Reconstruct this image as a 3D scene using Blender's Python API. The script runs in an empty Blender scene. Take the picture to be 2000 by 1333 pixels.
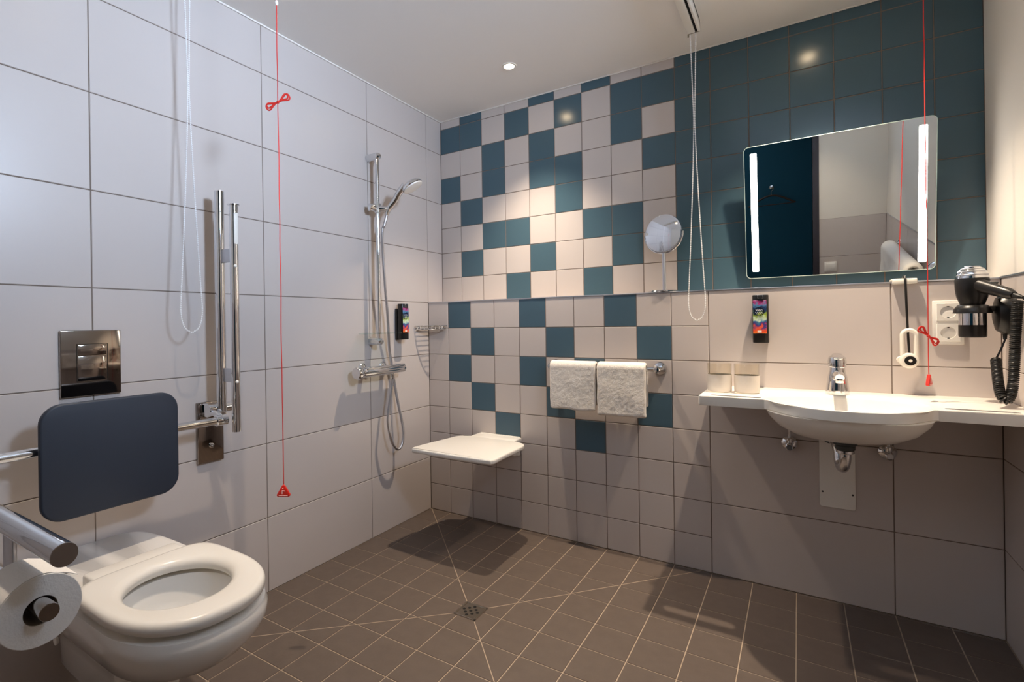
import bpy, bmesh, math, random
from mathutils import Vector, Matrix, noise
random.seed(7)
SC = bpy.context.scene
COL = SC.collection
PI = math.pi
V = Vector

# ------------------------------------------------------------------ room numbers (metres)
W, H, D = 2.372, 2.30, 0.145        # right wall x, ceiling z, recess of the upper back wall
YN = -2.38                          # near wall (camera stands in its doorway)
LEDGE = 1.20

# ------------------------------------------------------------------ materials
def lin(c):
    return tuple(((v / 255) / 12.92 if v / 255 <= 0.04045 else ((v / 255 + 0.055) / 1.055) ** 2.4) for v in c)

def mat(name, rgb, rough=0.5, metal=0.0, spec=0.5, coat=0.0, trans=0.0, ior=1.45, var=0.0, vscale=6.0,
        bump=0.0, bscale=40.0, emit=None, estr=0.0, sss=0.0, sheen=0.0):
    m = bpy.data.materials.new(name); m.use_nodes = True
    nt = m.node_tree; b = nt.nodes['Principled BSDF']
    c = lin(rgb) + (1,)
    b.inputs['Base Color'].default_value = c
    b.inputs['Roughness'].default_value = rough
    b.inputs['Metallic'].default_value = metal
    b.inputs['Specular IOR Level'].default_value = spec
    b.inputs['Coat Weight'].default_value = coat
    b.inputs['Coat Roughness'].default_value = 0.08
    b.inputs['Transmission Weight'].default_value = trans
    b.inputs['IOR'].default_value = ior
    if sss: b.inputs['Subsurface Weight'].default_value = sss; b.inputs['Subsurface Scale'].default_value = 0.01
    if sheen: b.inputs['Sheen Weight'].default_value = sheen
    if emit:
        b.inputs['Emission Color'].default_value = lin(emit) + (1,); b.inputs['Emission Strength'].default_value = estr
    tc = None
    if var or bump:
        tc = nt.nodes.new('ShaderNodeTexCoord')
    if var:
        n = nt.nodes.new('ShaderNodeTexNoise'); n.inputs['Scale'].default_value = vscale; n.inputs['Detail'].default_value = 5
        nt.links.new(tc.outputs['Object'], n.inputs['Vector'])
        mr = nt.nodes.new('ShaderNodeMapRange'); mr.inputs[3].default_value = 1 - var; mr.inputs[4].default_value = 1 + var
        nt.links.new(n.outputs['Fac'], mr.inputs[0])
        mx = nt.nodes.new('ShaderNodeVectorMath'); mx.operation = 'SCALE'
        mx.inputs[0].default_value = c[:3]
        nt.links.new(mr.outputs[0], mx.inputs['Scale']); nt.links.new(mx.outputs[0], b.inputs['Base Color'])
    if bump:
        n2 = nt.nodes.new('ShaderNodeTexNoise'); n2.inputs['Scale'].default_value = bscale; n2.inputs['Detail'].default_value = 6
        nt.links.new(tc.outputs['Object'], n2.inputs['Vector'])
        bp = nt.nodes.new('ShaderNodeBump'); bp.inputs['Strength'].default_value = bump; bp.inputs['Distance'].default_value = 0.004
        nt.links.new(n2.outputs['Fac'], bp.inputs['Height']); nt.links.new(bp.outputs[0], b.inputs['Normal'])
    return m

def thin_glass(name, rgb):
    m = bpy.data.materials.new(name); m.use_nodes = True; nt = m.node_tree
    for n in list(nt.nodes): nt.nodes.remove(n)
    out = nt.nodes.new('ShaderNodeOutputMaterial'); mx = nt.nodes.new('ShaderNodeMixShader'); lw = nt.nodes.new('ShaderNodeLayerWeight')
    pw = nt.nodes.new('ShaderNodeMath'); pw.operation = 'POWER'; pw.inputs[1].default_value = 4.0
    ma = nt.nodes.new('ShaderNodeMath'); ma.operation = 'MULTIPLY_ADD'; ma.inputs[1].default_value = 0.6; ma.inputs[2].default_value = 0.03
    tr = nt.nodes.new('ShaderNodeBsdfTransparent'); tr.inputs[0].default_value = lin(rgb) + (1,)
    gl = nt.nodes.new('ShaderNodeBsdfGlossy'); gl.inputs['Roughness'].default_value = 0.03
    nt.links.new(lw.outputs['Facing'], pw.inputs[0]); nt.links.new(pw.outputs[0], ma.inputs[0]); nt.links.new(ma.outputs[0], mx.inputs[0])
    nt.links.new(tr.outputs[0], mx.inputs[1]); nt.links.new(gl.outputs[0], mx.inputs[2]); nt.links.new(mx.outputs[0], out.inputs[0])
    return m

M = {}
M['beige'] = mat('beige_wall_tile', (199, 190, 185), 0.33, spec=0.5, var=0.02, vscale=5)
M['beige_gloss'] = mat('beige_glazed_tile', (199, 190, 184), 0.16, spec=0.5, var=0.02, vscale=5)
M['teal'] = mat('teal_satin_tile', (70, 95, 109), 0.30, spec=0.5, var=0.03, vscale=7)
M['teal_gloss'] = mat('teal_glazed_tile', (70, 96, 108), 0.19, spec=0.5, var=0.03, vscale=7)
M['grout'] = mat('grey_grout', (122, 110, 101), 0.9, spec=0.2, var=0.08, vscale=30)
M['floor_tile'] = mat('brown_floor_tile', (94, 83, 76), 0.5, spec=0.4, var=0.16, vscale=22, bump=0.12, bscale=120)
M['floor_grout'] = mat('beige_floor_grout', (172, 155, 137), 0.9, spec=0.2, var=0.15, vscale=14)
M['plaster'] = mat('white_plaster', (226, 221, 212), 0.85, spec=0.2, bump=0.06, bscale=180)
M['ceiling'] = mat('white_ceiling_paint', (240, 238, 235), 0.8, spec=0.25, bump=0.04, bscale=120)
M['silicone'] = mat('white_silicone', (232, 228, 222), 0.4)
M['chrome'] = mat('polished_chrome', (225, 226, 228), 0.06, 1.0)
M['chrome_dark'] = mat('dark_chrome', (150, 142, 136), 0.07, 1.0)
M['chrome_brush'] = mat('satin_chrome', (205, 206, 212), 0.30, 1.0)
M['steel'] = mat('stainless_steel', (190, 182, 170), 0.28, 1.0)
M['ceramic'] = mat('white_ceramic', (240, 237, 232), 0.10, spec=0.5, coat=0.4)
M['mineral'] = mat('white_mineral_cast', (240, 236, 228), 0.22, spec=0.5)
M['seat_plastic'] = mat('white_seat_plastic', (238, 233, 224), 0.25, spec=0.5)
M['white_plastic'] = mat('white_plastic', (238, 235, 228), 0.32)
M['cream_plastic'] = mat('cream_plastic', (240, 236, 224), 0.35)
M['navy_pad'] = mat('dark_navy_padding', (44, 51, 63), 0.45, spec=0.4, bump=0.05, bscale=300)
M['black'] = mat('black_plastic', (22, 21, 21), 0.32)
M['black_rubber'] = mat('black_rubber', (24, 23, 22), 0.45)
M['dark_grey'] = mat('dark_grey_plastic', (58, 62, 62), 0.4)
M['hole'] = mat('dark_recess', (10, 9, 9), 0.8)
M['red'] = mat('red_plastic', (214, 38, 26), 0.3)
M['red_cord'] = mat('red_cord', (214, 44, 34), 0.6)
M['pink_print'] = mat('pale_pink_print', (245, 190, 180), 0.5)
M['bead'] = mat('white_beads', (240, 240, 240), 0.3)
M['paper'] = mat('toilet_paper', (238, 234, 228), 0.95, spec=0.1, bump=0.25, bscale=260)
M['core'] = mat('cardboard_core', (120, 105, 90), 0.9)
M['terry'] = mat('white_terry_cloth', (240, 234, 226), 0.95, spec=0.1, bump=0.6, bscale=420, sheen=0.3, var=0.02, vscale=60)
M['glass'] = thin_glass('clear_glass', (253, 251, 246))
M['shelf_glass'] = thin_glass('shelf_glass', (244, 250, 248))
M['sleeve'] = mat('paper_sleeve', (224, 216, 206), 0.9, spec=0.1, var=0.05, vscale=40)
M['mirror'] = mat('mirror_glass', (236, 240, 240), 0.0, 1.0)
M['mirror_rim'] = mat('polished_glass_edge', (215, 238, 232), 0.12, spec=0.8)
M['led'] = mat('led_diffuser', (255, 255, 255), 0.4, emit=(255, 249, 240), estr=18.0)
M['bulb'] = mat('spotlight_lens', (255, 255, 255), 0.4, emit=(255, 226, 184), estr=90.0)
M['frame'] = mat('dark_door_frame', (52, 50, 58), 0.4)
M['teal_paint'] = mat('teal_corridor_paint', (28, 84, 106), 0.7, spec=0.3)
M['corr_floor'] = mat('corridor_carpet', (70, 66, 66), 0.95)
M['wood'] = mat('pale_hanger_wood', (60, 46, 38), 0.5)

def label_material():
    m = bpy.data.materials.new('bright_printed_label'); m.use_nodes = True
    nt = m.node_tree; b = nt.nodes['Principled BSDF']; b.inputs['Roughness'].default_value = 0.35
    tc = nt.nodes.new('ShaderNodeTexCoord'); sep = nt.nodes.new('ShaderNodeSeparateXYZ')
    nz = nt.nodes.new('ShaderNodeTexNoise'); nz.inputs['Scale'].default_value = 55; nz.inputs['Detail'].default_value = 3
    nt.links.new(tc.outputs['Object'], nz.inputs['Vector']); nt.links.new(tc.outputs['Object'], sep.inputs[0])
    mr = nt.nodes.new('ShaderNodeMapRange'); mr.inputs[1].default_value = 0.036; mr.inputs[2].default_value = 0.170
    nt.links.new(sep.outputs['Z'], mr.inputs[0])
    ad = nt.nodes.new('ShaderNodeMath'); ad.operation = 'MULTIPLY_ADD'; ad.inputs[1].default_value = 0.55; ad.inputs[2].default_value = -0.275
    nt.links.new(nz.outputs['Fac'], ad.inputs[0])
    a2 = nt.nodes.new('ShaderNodeMath'); a2.operation = 'ADD'
    nt.links.new(mr.outputs[0], a2.inputs[0]); nt.links.new(ad.outputs[0], a2.inputs[1])
    cr = nt.nodes.new('ShaderNodeValToRGB')
    stops = [(0.0, (238, 120, 40)), (0.10, (232, 74, 44)), (0.18, (226, 96, 70)), (0.26, (70, 44, 130)), (0.36, (60, 130, 160)), (0.44, (210, 228, 205)),
             (0.54, (170, 196, 60)), (0.64, (28, 60, 90)), (0.76, (30, 52, 100)), (0.86, (90, 140, 180)), (0.94, (170, 50, 120)), (1.0, (90, 30, 70))]
    el = cr.color_ramp.elements
    el[0].position, el[0].color = stops[0][0], lin(stops[0][1]) + (1,)
    el[1].position, el[1].color = stops[-1][0], lin(stops[-1][1]) + (1,)
    for p, c in stops[1:-1]:
        e = el.new(p); e.color = lin(c) + (1,)
    nt.links.new(a2.outputs[0], cr.inputs[0]); nt.links.new(cr.outputs[0], b.inputs['Base Color'])
    return m
M['label'] = label_material()

# ------------------------------------------------------------------ mesh builder
def frames(pts):
    n = len(pts); T = []
    for i in range(n):
        a = pts[max(i - 1, 0)]; b = pts[min(i + 1, n - 1)]
        T.append((b - a).normalized())
    t = T[0]; u = t.orthogonal().normalized()
    out = []
    for i in range(n):
        if i:
            ax = T[i - 1].cross(T[i])
            if ax.length > 1e-9:
                u = Matrix.Rotation(T[i - 1].angle(T[i]), 3, ax.normalized()) @ u
        u = (u - T[i] * u.dot(T[i])).normalized()
        out.append((T[i], u, T[i].cross(u)))
    return out

def smooth_path(pts, n=8):
    p = [V(q) for q in pts]; out = []
    for i in range(len(p) - 1):
        p0 = p[max(i - 1, 0)]; p1 = p[i]; p2 = p[i + 1]; p3 = p[min(i + 2, len(p) - 1)]
        for k in range(n):
            t = k / n
            out.append(0.5 * ((2 * p1) + (p2 - p0) * t + (2 * p0 - 5 * p1 + 4 * p2 - p3) * t * t + (3 * p1 - p0 - 3 * p2 + p3) * t ** 3))
    out.append(p[-1])
    return out

class MB:
    def __init__(s):
        s.bm = bmesh.new(); s.mi = 0
    def _f(s, vs):
        try:
            f = s.bm.faces.new(vs); f.material_index = s.mi; return f
        except ValueError:
            return None
    def loft(s, rings, closed=True, cap0=True, cap1=True):
        vr = [[s.bm.verts.new(p) for p in r] for r in rings]
        n = len(rings[0])
        for a, b in zip(vr, vr[1:]):
            for i in range(n if closed else n - 1):
                j = (i + 1) % n
                s._f((a[i], a[j], b[j], b[i]))
        if cap0: s._f(list(reversed(vr[0])))
        if cap1: s._f(vr[-1])
        return s
    def tube(s, pts, r, n=14, cap=True, closed=False):
        pts = [V(p) for p in pts]
        rs = r if isinstance(r, (list, tuple)) else [r] * len(pts)
        if closed:
            m = len(pts); rings = []
            c = sum(pts, V()) / m
            nrm = sum(((pts[i] - c).cross(pts[(i + 1) % m] - c) for i in range(m)), V()).normalized()
            for i in range(m):
                t = (pts[(i + 1) % m] - pts[i - 1]).normalized(); u = nrm.cross(t).normalized()
                rings.append([pts[i] + (u * math.cos(2 * PI * k / n) + nrm * math.sin(2 * PI * k / n)) * rs[i] for k in range(n)])
            rings.append(rings[0])
            return s.loft(rings, True, False, False)
        fr = frames(pts); rings = []
        for p, (t, u, w), q in zip(pts, fr, rs):
            rings.append([p + (u * math.cos(2 * PI * k / n) + w * math.sin(2 * PI * k / n)) * q for k in range(n)])
        return s.loft(rings, True, cap, cap)
    def lathe(s, prof, origin, axis=(0, 0, 1), n=40, cap0=True, cap1=True):
        """prof: list of (radius, height along axis)"""
        ax = V(axis).normalized(); u = ax.orthogonal().normalized(); w = ax.cross(u); o = V(origin)
        rings = [[o + ax * h + (u * math.cos(2 * PI * k / n) + w * math.sin(2 * PI * k / n)) * max(r, 1e-5) for k in range(n)] for r, h in prof]
        return s.loft(rings, True, cap0, cap1)
    def box(s, lo, hi, bev=0.0, seg=2, rot=None, piv=None):
        t = bmesh.new()
        bmesh.ops.create_cube(t, size=1)
        lo = V(lo); hi = V(hi)
        for v in t.verts:
            v.co = V((lo[i] + hi[i]) / 2 + v.co[i] * (hi[i] - lo[i]) for i in range(3))
        if bev:
            bmesh.ops.bevel(t, geom=t.edges[:] + t.verts[:], offset=bev, segments=seg, affect='EDGES', profile=0.5)
        if rot:
            bmesh.ops.rotate(t, verts=t.verts, cent=piv or (lo + hi) / 2, matrix=rot)
        return s.join(t)
    def join(s, t):
        mp = {v: s.bm.verts.new(v.co) for v in t.verts}
        for f in t.faces: s._f([mp[v] for v in f.verts])
        t.free(); return s
    def prism(s, poly, o, u, v, depth, bev=0.0, seg=2):
        """poly in (a,b); plane through o with axes u,v; extruded by depth along u x v (bevelled rim)."""
        o, u, v = V(o), V(u).normalized(), V(v).normalized(); w = u.cross(v)
        t = bmesh.new()
        a = [t.verts.new(o + u * p + v * q) for p, q in poly]
        f = t.faces.new(a)
        r = bmesh.ops.extrude_face_region(t, geom=[f])
        nv = [e for e in r['geom'] if isinstance(e, bmesh.types.BMVert)]
        for x in nv: x.co += w * depth
        bmesh.ops.recalc_face_normals(t, faces=t.faces)
        if bev:
            es = [e for e in t.edges if abs((e.verts[0].co - e.verts[1].co).normalized().dot(w)) < 0.5]
            bmesh.ops.bevel(t, geom=es, offset=bev, segments=seg, affect='EDGES', profile=0.5)
        return s.join(t)
    def sphere(s, c, r, seg=10, rings=6, sc=(1, 1, 1)):
        prof = []
        t = bmesh.new()
        bmesh.ops.create_uvsphere(t, u_segments=seg, v_segments=rings, radius=r)
        for v in t.verts: v.co = V(c) + V((v.co.x * sc[0], v.co.y * sc[1], v.co.z * sc[2]))
        return s.join(t)

def rrect(w, h, r, n=6, cx=0, cy=0):
    out = []
    for sx, sy, a0 in ((1, 1, 0), (-1, 1, 90), (-1, -1, 180), (1, -1, 270)):
        for k in range(n + 1):
            a = math.radians(a0 + 90 * k / n)
            out.append((cx + sx * (w / 2 - r) + r * math.cos(a), cy + sy * (h / 2 - r) + r * math.sin(a)))
    return out

def ellipse(a, b, n=32, cx=0, cy=0):
    return [(cx + a * math.cos(2 * PI * k / n), cy + b * math.sin(2 * PI * k / n)) for k in range(n)]

def thing(name, label, cat, loc, group=None):
    o = bpy.data.objects.new(name, None); o.empty_display_size = 0.05
    COL.objects.link(o); o.location = loc; o['label'] = label; o['category'] = cat
    if group: o['group'] = group
    return o

def base_of(p):
    while p.parent: p = p.parent
    return p.location

def obj(name, mb, m, parent=None, smooth=35, label=None, loc=None):
    me = bpy.data.meshes.new(name)
    bmesh.ops.recalc_face_normals(mb.bm, faces=mb.bm.faces[:])
    mb.bm.to_mesh(me); mb.bm.free()
    for x in (m if isinstance(m, (list, tuple)) else [m]): me.materials.append(x)
    if smooth:
        me.polygons.foreach_set('use_smooth', [True] * len(me.polygons))
        me.set_sharp_from_angle(angle=math.radians(smooth))
    o = bpy.data.objects.new(name, me); COL.objects.link(o)
    if parent is not None:
        me.transform(Matrix.Translation(-V(base_of(parent)))); o.parent = parent
    elif loc is not None:
        me.transform(Matrix.Translation(-V(loc))); o.location = loc
    if label: o['label'] = label
    return o

def tag(o, label, cat, group=None):
    o['label'] = label; o['category'] = cat
    if group: o['group'] = group
    return o

def struct(o, label, cat='structure'):
    o['kind'] = 'structure'; o['label'] = label; o['category'] = cat
    return o

def dup(root, loc, label, rotz=0, name=None):
    r = root.copy(); COL.objects.link(r); r.location = loc; r.rotation_euler = (0, 0, rotz); r['label'] = label
    for ch in list(root.children):
        c = ch.copy(); COL.objects.link(c); c.parent = r
        for g in list(ch.children):
            d = g.copy(); COL.objects.link(d); d.parent = c
    return r

def boolean_cut(o, cut_mb):
    me = bpy.data.meshes.new('cut'); bmesh.ops.recalc_face_normals(cut_mb.bm, faces=cut_mb.bm.faces[:]); cut_mb.bm.to_mesh(me)
    c = bpy.data.objects.new('cut', me); COL.objects.link(c)
    c.matrix_world = Matrix.Translation(base_of(o)) if o.parent else o.matrix_world
    me.transform(Matrix.Translation(-V(base_of(o))))
    md = o.modifiers.new('cut', 'BOOLEAN'); md.object = c; md.operation = 'DIFFERENCE'; md.solver = 'EXACT'
    bpy.context.view_layer.update()
    dg = bpy.context.evaluated_depsgraph_get()
    nm = bpy.data.meshes.new_from_object(o.evaluated_get(dg))
    o.modifiers.remove(md); old = o.data; o.data = nm
    bpy.data.objects.remove(c); bpy.data.meshes.remove(me)
    nm.set_sharp_from_angle(angle=math.radians(35))

# ------------------------------------------------------------------ tiled surfaces
def tiles(mb, o, u, v, cells, gap=0.0032, th=0.0015, bev=0.0012):
    """cells: (u0,u1,v0,v1,mat index). Tiles stand th proud of the grout plane (normal u x v)."""
    o, u, v = V(o), V(u), V(v); w = u.cross(v); bm = mb.bm
    for a0, a1, b0, b1, mi in cells:
        a0 += gap / 2; a1 -= gap / 2; b0 += gap / 2; b1 -= gap / 2
        if a1 - a0 < 0.004 or b1 - b0 < 0.004: continue
        P = lambda a, b, h: bm.verts.new(o + u * a + v * b + w * h)
        lo = [P(a0, b0, 0), P(a1, b0, 0), P(a1, b1, 0), P(a0, b1, 0)]
        hi = [P(a0 + bev, b0 + bev, th), P(a1 - bev, b0 + bev, th), P(a1 - bev, b1 - bev, th), P(a0 + bev, b1 - bev, th)]
        mb.mi = mi
        mb._f(hi)
        for i in range(4): mb._f((lo[i], lo[(i + 1) % 4], hi[(i + 1) % 4], hi[i]))
    mb.mi = 0

def quad(mb, *p):
    return mb._f([mb.bm.verts.new(q) for q in p])

def cuts(a, b, start, step):
    out = [a]; k = math.ceil((a - start) / step + 1e-6)
    while start + k * step < b - 1e-4:
        if start + k * step > a + 1e-4: out.append(start + k * step)
        k += 1
    return out + [b]

TB = 0.0015
SLAB = 0.08
# --- left wall (x = 0): 30 x 60 tiles
mb = MB()
mb.box((-SLAB, YN, 0), (-TB, D, H))
ys = cuts(YN, 0.0, -0.4875, 0.6); zs = cuts(0, H, 0, 0.3)
cells = [(y0, y1, z0, z1, 1) for y0, y1 in zip(ys, ys[1:]) for z0, z1 in zip(zs, zs[1:])]
cells += [(0, D, z0, z1, 1) for z0, z1 in zip(zs, zs[1:]) if z0 >= LEDGE - 0.01]
tiles(mb, (-TB, 0, 0), (0, 1, 0), (0, 0, 1), cells, gap=0.003)
struct(obj('wall_left', mb, [M['grout'], M['beige']], smooth=0), 'left wall of large pale grey-beige tiles with dark joints', 'wall')

# --- upper back wall (y = D): 15 x 15 checker tiles, solid teal to the right
UP = {7: {1, 4, 6}, 6: {0, 1, 3, 5, 7, 8}, 5: {2, 4, 7}, 4: {0, 2, 4, 5, 8}, 3: {1, 5}, 2: {2, 3, 6, 7}, 1: {1, 4, 7}, 0: {3, 6}}
mb = MB(); mb.box((-SLAB, D + TB, LEDGE - 0.05), (W + SLAB, D + SLAB, H))
xs = cuts(0, W, 0.14, 0.15); zs = cuts(LEDGE, H, LEDGE, 0.15)
cells = []
for r, (z0, z1) in enumerate(zip(zs, zs[1:])):
    for c, (x0, x1) in enumerate(zip(xs, xs[1:])):
        cells.append((x0, x1, z0, z1, 2 if (c >= 9 or c in UP.get(r, ())) else 1))
tiles(mb, (0, D + TB, 0), (1, 0, 0), (0, 0, 1), cells)
struct(obj('wall_back', mb, [M['grout'], M['beige_gloss'], M['teal_gloss']], smooth=0), 'upper back wall of glazed teal and beige square tiles', 'wall')

# --- lower back wall, built 14 cm forward, with its ledge
LOW = {0: {1, 4, 7}, 1: {2, 5, 8}, 2: {1, 4, 6}, 3: {2, 5, 8}, 4: {3, 6}}
mb = MB(); mb.box((0, TB, 0), (W, D + 0.02, LEDGE - TB))
xs = cuts(0, 1.49, 0.14, 0.15); zs = cuts(0, LEDGE, 0, 0.15)
cells = []
for j, (z0, z1) in enumerate(zip(zs, zs[1:])):
    for c, (x0, x1) in enumerate(zip(xs, xs[1:])):
        cells.append((x0, x1, z0, z1, 2 if c in LOW.get(7 - j, ()) else 1))
for x0, x1 in ((1.49, 2.09), (2.09, W)):
    for k in range(4): cells.append((x0, x1, 0.3 * k, 0.3 * k + 0.3, 1))
tiles(mb, (0, TB, 0), (1, 0, 0), (0, 0, 1), cells)
tiles(mb, (0, 0, LEDGE - TB), (1, 0, 0), (0, 1, 0), [(x0, x1, 0.002, D, 1) for x0, x1 in zip(cuts(0, W, 0.14, 0.15), cuts(0, W, 0.14, 0.15)[1:])])
struct(obj('wall_ledge', mb, [M['grout'], M['beige'], M['teal']], smooth=0), 'lower back wall with beige and teal tiles and a ledge on top', 'wall')
mb = MB(); mb.box((0, -0.0025, LEDGE - 0.004), (W, 0.006, LEDGE + 0.0025), 0.001)
struct(obj('trim_1', mb, M['chrome_brush']), 'thin metal edge profile along the tiled ledge', 'trim')

WY0, WY1, WZ0, WZ1 = -1.76, -1.26, 1.83, 2.22   # added unseen window in the right wall, to light the left wall
# --- right wall: tiles to 1.2 m, white plaster above
mb = MB(); mb.box((W + TB, YN, 0), (W + SLAB, 0.02, LEDGE)); mb.mi = 2
for lo, hi in (((YN, LEDGE + 0.004), (D, WZ0)), ((YN, WZ1), (D, H)), ((YN, WZ0), (WY0, WZ1)), ((WY1, WZ0), (D, WZ1))):
    mb.box((W, lo[0], lo[1]), (W + 0.25, hi[0], hi[1]))
mb.mi = 0
mb.box((W, 0.0, LEDGE - 0.02), (W + SLAB, D, LEDGE + 0.004))
ys = cuts(YN, 0, -0.3, 0.6)
tiles(mb, (W + TB, 0, 0), (0, -1, 0), (0, 0, 1), [(-y1, -y0, 0.3 * k, 0.3 * k + 0.3, 1) for y0, y1 in zip(ys, ys[1:]) for k in range(4)], gap=0.003)
struct(obj('wall_right', mb, [M['grout'], M['beige'], M['plaster']], smooth=0), 'right wall with beige tiles below and white plaster above', 'wall')
mb = MB(); mb.box((W - 0.003, YN, LEDGE - 0.002), (W + 0.004, 0, LEDGE + 0.004), 0.001)
struct(obj('trim_2', mb, M['chrome_brush']), 'thin metal edge profile on top of the right wall tiles', 'trim')

mb = MB()
for lo, hi in (((WY0, WZ0), (WY1, WZ0 + 0.03)), ((WY0, WZ1 - 0.03), (WY1, WZ1)), ((WY0, WZ0), (WY0 + 0.03, WZ1)), ((WY1 - 0.03, WZ0), (WY1, WZ1))):
    mb.box((W + 0.19, lo[0], lo[1]), (W + 0.23, hi[0], hi[1]), 0.002)
wf = struct(obj('added_window_1', mb, M['white_plastic']), 'added high window in the right wall, unseen, holding the cool side light', 'window')
mb = MB(); mb.box((W + 0.205, WY0 + 0.028, WZ0 + 0.028), (W + 0.212, WY1 - 0.028, WZ1 - 0.028)); obj('pane', mb, mat('added_glow_pane', (235, 240, 250), 0.6, emit=(205, 222, 255), estr=3.0), wf)  # glowing pane of the added window
l = bpy.data.lights.new('added_side_light', 'AREA'); l.energy = 34; l.color = (0.60, 0.76, 1.0); l.shape = 'RECTANGLE'; l.size = WZ1 - WZ0 - 0.06; l.size_y = WY1 - WY0 - 0.06; l.spread = math.radians(98)
o = bpy.data.objects.new('added_side_light', l); COL.objects.link(o); o.location = (W + 0.20, (WY0 + WY1) / 2, (WZ0 + WZ1) / 2); o.rotation_euler = (0, math.radians(92), math.radians(-8))  # added area lamp in the reveal, throws cool light on the left wall

# --- near wall around the doorway
DX0, DX1, DZ = 0.96, 1.915, 2.12
mb = MB()
for x0, x1 in ((-SLAB, DX0), (DX1, W + SLAB)):
    mb.mi = 0; mb.box((x0, YN - 0.12, 0), (x1, YN - TB, LEDGE)); mb.mi = 2; mb.box((x0, YN - 0.12, LEDGE), (x1, YN, H))
mb.box((DX0, YN - 0.12, DZ), (DX1, YN, H)); mb.mi = 0
cells = []
for x0, x1 in ((0, DX0), (DX1 + 0.04, W)):
    xs = cuts(x0, x1, x1, 0.6)
    cells += [(-b, -a, 0.3 * k, 0.3 * k + 0.3, 1) for a, b in zip(xs, xs[1:]) for k in range(4)]
tiles(mb, (0, YN - TB, 0), (-1, 0, 0), (0, 0, 1), cells, gap=0.003)
struct(obj('wall_front', mb, [M['grout'], M['beige'], M['plaster']], smooth=0), 'wall around the doorway, tiled below and plastered above', 'wall')
mb = MB()
mb.box((DX1, YN - 0.125, 0), (DX1 + 0.042, YN + 0.012, DZ + 0.04), 0.002); mb.box((DX0 - 0.042, YN - 0.125, 0), (DX0, YN + 0.012, DZ + 0.04), 0.002)
mb.box((DX0 - 0.042, YN - 0.125, DZ), (DX1 + 0.042, YN + 0.012, DZ + 0.042), 0.002)
struct(obj('door_1', mb, M['frame']), 'dark steel frame of the open doorway', 'door frame')

# --- floor with drain cut-out lines
DRX, DRY, DRS = 0.771, -0.777, 0.046
mb = MB(); mb.box((-SLAB, YN - 0.13, -0.06), (W + SLAB, D, -TB))
xs = cuts(0, W, 0.14, 0.15); ys = cuts(YN, 0, -0.16, 0.15)
cells = [(x0, x1, y0, y1, 1) for x0, x1 in zip(xs, xs[1:]) for y0, y1 in zip(ys, ys[1:])]
tiles(mb, (0, 0, -TB), (1, 0, 0), (0, 1, 0), cells, gap=0.0032, bev=0.0008)
def strip(mb, a, b, w, z):
    a, b = V(a), V(b); d = (b - a).normalized(); n = V((-d.y, d.x)) * w / 2
    quad(mb, (*(a + n), z), (*(a - n), z), (*(b - n), z), (*(b + n), z))
for tx, ty in ((0.0, 0.0), (1.45, 0.0), (0.0, -1.5), (1.45, -1.5)):
    d = V((tx - DRX, ty - DRY)).normalized()
    strip(mb, V((DRX, DRY)) + d * 0.07, (tx, ty) if tx else (tx + 0.003, ty), 0.003, 0.0004)
struct(obj('floor', mb, [M['floor_grout'], M['floor_tile']], smooth=0), 'dark brown square floor tiles with pale grout', 'floor')

# --- ceiling and its silicone line
mb = MB(); mb.box((-SLAB, YN - 0.13, H), (W + SLAB, D + SLAB, H + 0.08))
ceil_o = struct(obj('ceiling', mb, M['ceiling'], smooth=0), 'white painted ceiling', 'ceiling')
mb = MB()
mb.box((0, YN, H - 0.007), (0.006, D, H), 0.002); mb.box((0, D - 0.006, H - 0.006), (W, D, H), 0.002)
struct(obj('trim_3', mb, M['silicone']), 'thin white silicone bead between tiles and ceiling', 'trim')

# --- corridor behind the camera (seen in the mirror)
CY = -3.55
mb = MB(); mb.box((-0.3, CY - 0.06, 0), (2.7, CY, 2.4)); mb.box((-0.36, CY, 0), (-0.3, YN - 0.12, 2.4)); mb.box((2.7, CY, 0), (2.76, YN - 0.12, 2.4))
struct(obj('wall_corridor', mb, M['teal_paint'], smooth=0), 'teal painted wall of the corridor outside the doorway', 'wall')
mb = MB(); mb.box((-0.36, CY - 0.06, -0.06), (2.76, YN - 0.13, 0))
struct(obj('floor_corridor', mb, M['corr_floor'], smooth=0), 'dark carpet of the corridor outside the doorway', 'floor')
mb = MB(); mb.box((-0.36, CY - 0.06, 2.4), (2.76, YN - 0.12, 2.46))
struct(obj('ceiling_corridor', mb, M['ceiling'], smooth=0), 'corridor ceiling outside the doorway', 'ceiling')

# ------------------------------------------------------------------ toilet
TY = -1.722
def dshape(xb, xf, w, z, n=72, fr=1.15, e=7.0, yc=TY, xc=None):
    if xc is None: xc = max(xf - fr * w, xb + 0.25 * (xf - xb))
    out = []
    for k in range(n):
        a = 2 * PI * k / n; c, s = math.cos(a), math.sin(a)
        if c >= 0:
            out.append(V((xc + (xf - xc) * abs(c) ** (2 / 2.25), yc + w * math.copysign(abs(s) ** (2 / 2.25), s), z)))
        else:
            out.append(V((xc - (xc - xb) * abs(c) ** (2 / e), yc + w * math.copysign(abs(s) ** (2 / e), s), z)))
    return out
def oval(cx, a, b, z, n=72, cy=TY):
    return [V((cx + a * math.cos(2 * PI * k / n), cy + b * math.sin(2 * PI * k / n), z)) for k in range(n)]
toilet = thing('toilet', 'white wall-hung toilet with open seat and no lid', 'toilet', (0.0, TY, 0.0))
mb = MB()
BCX = 0.548
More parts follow.
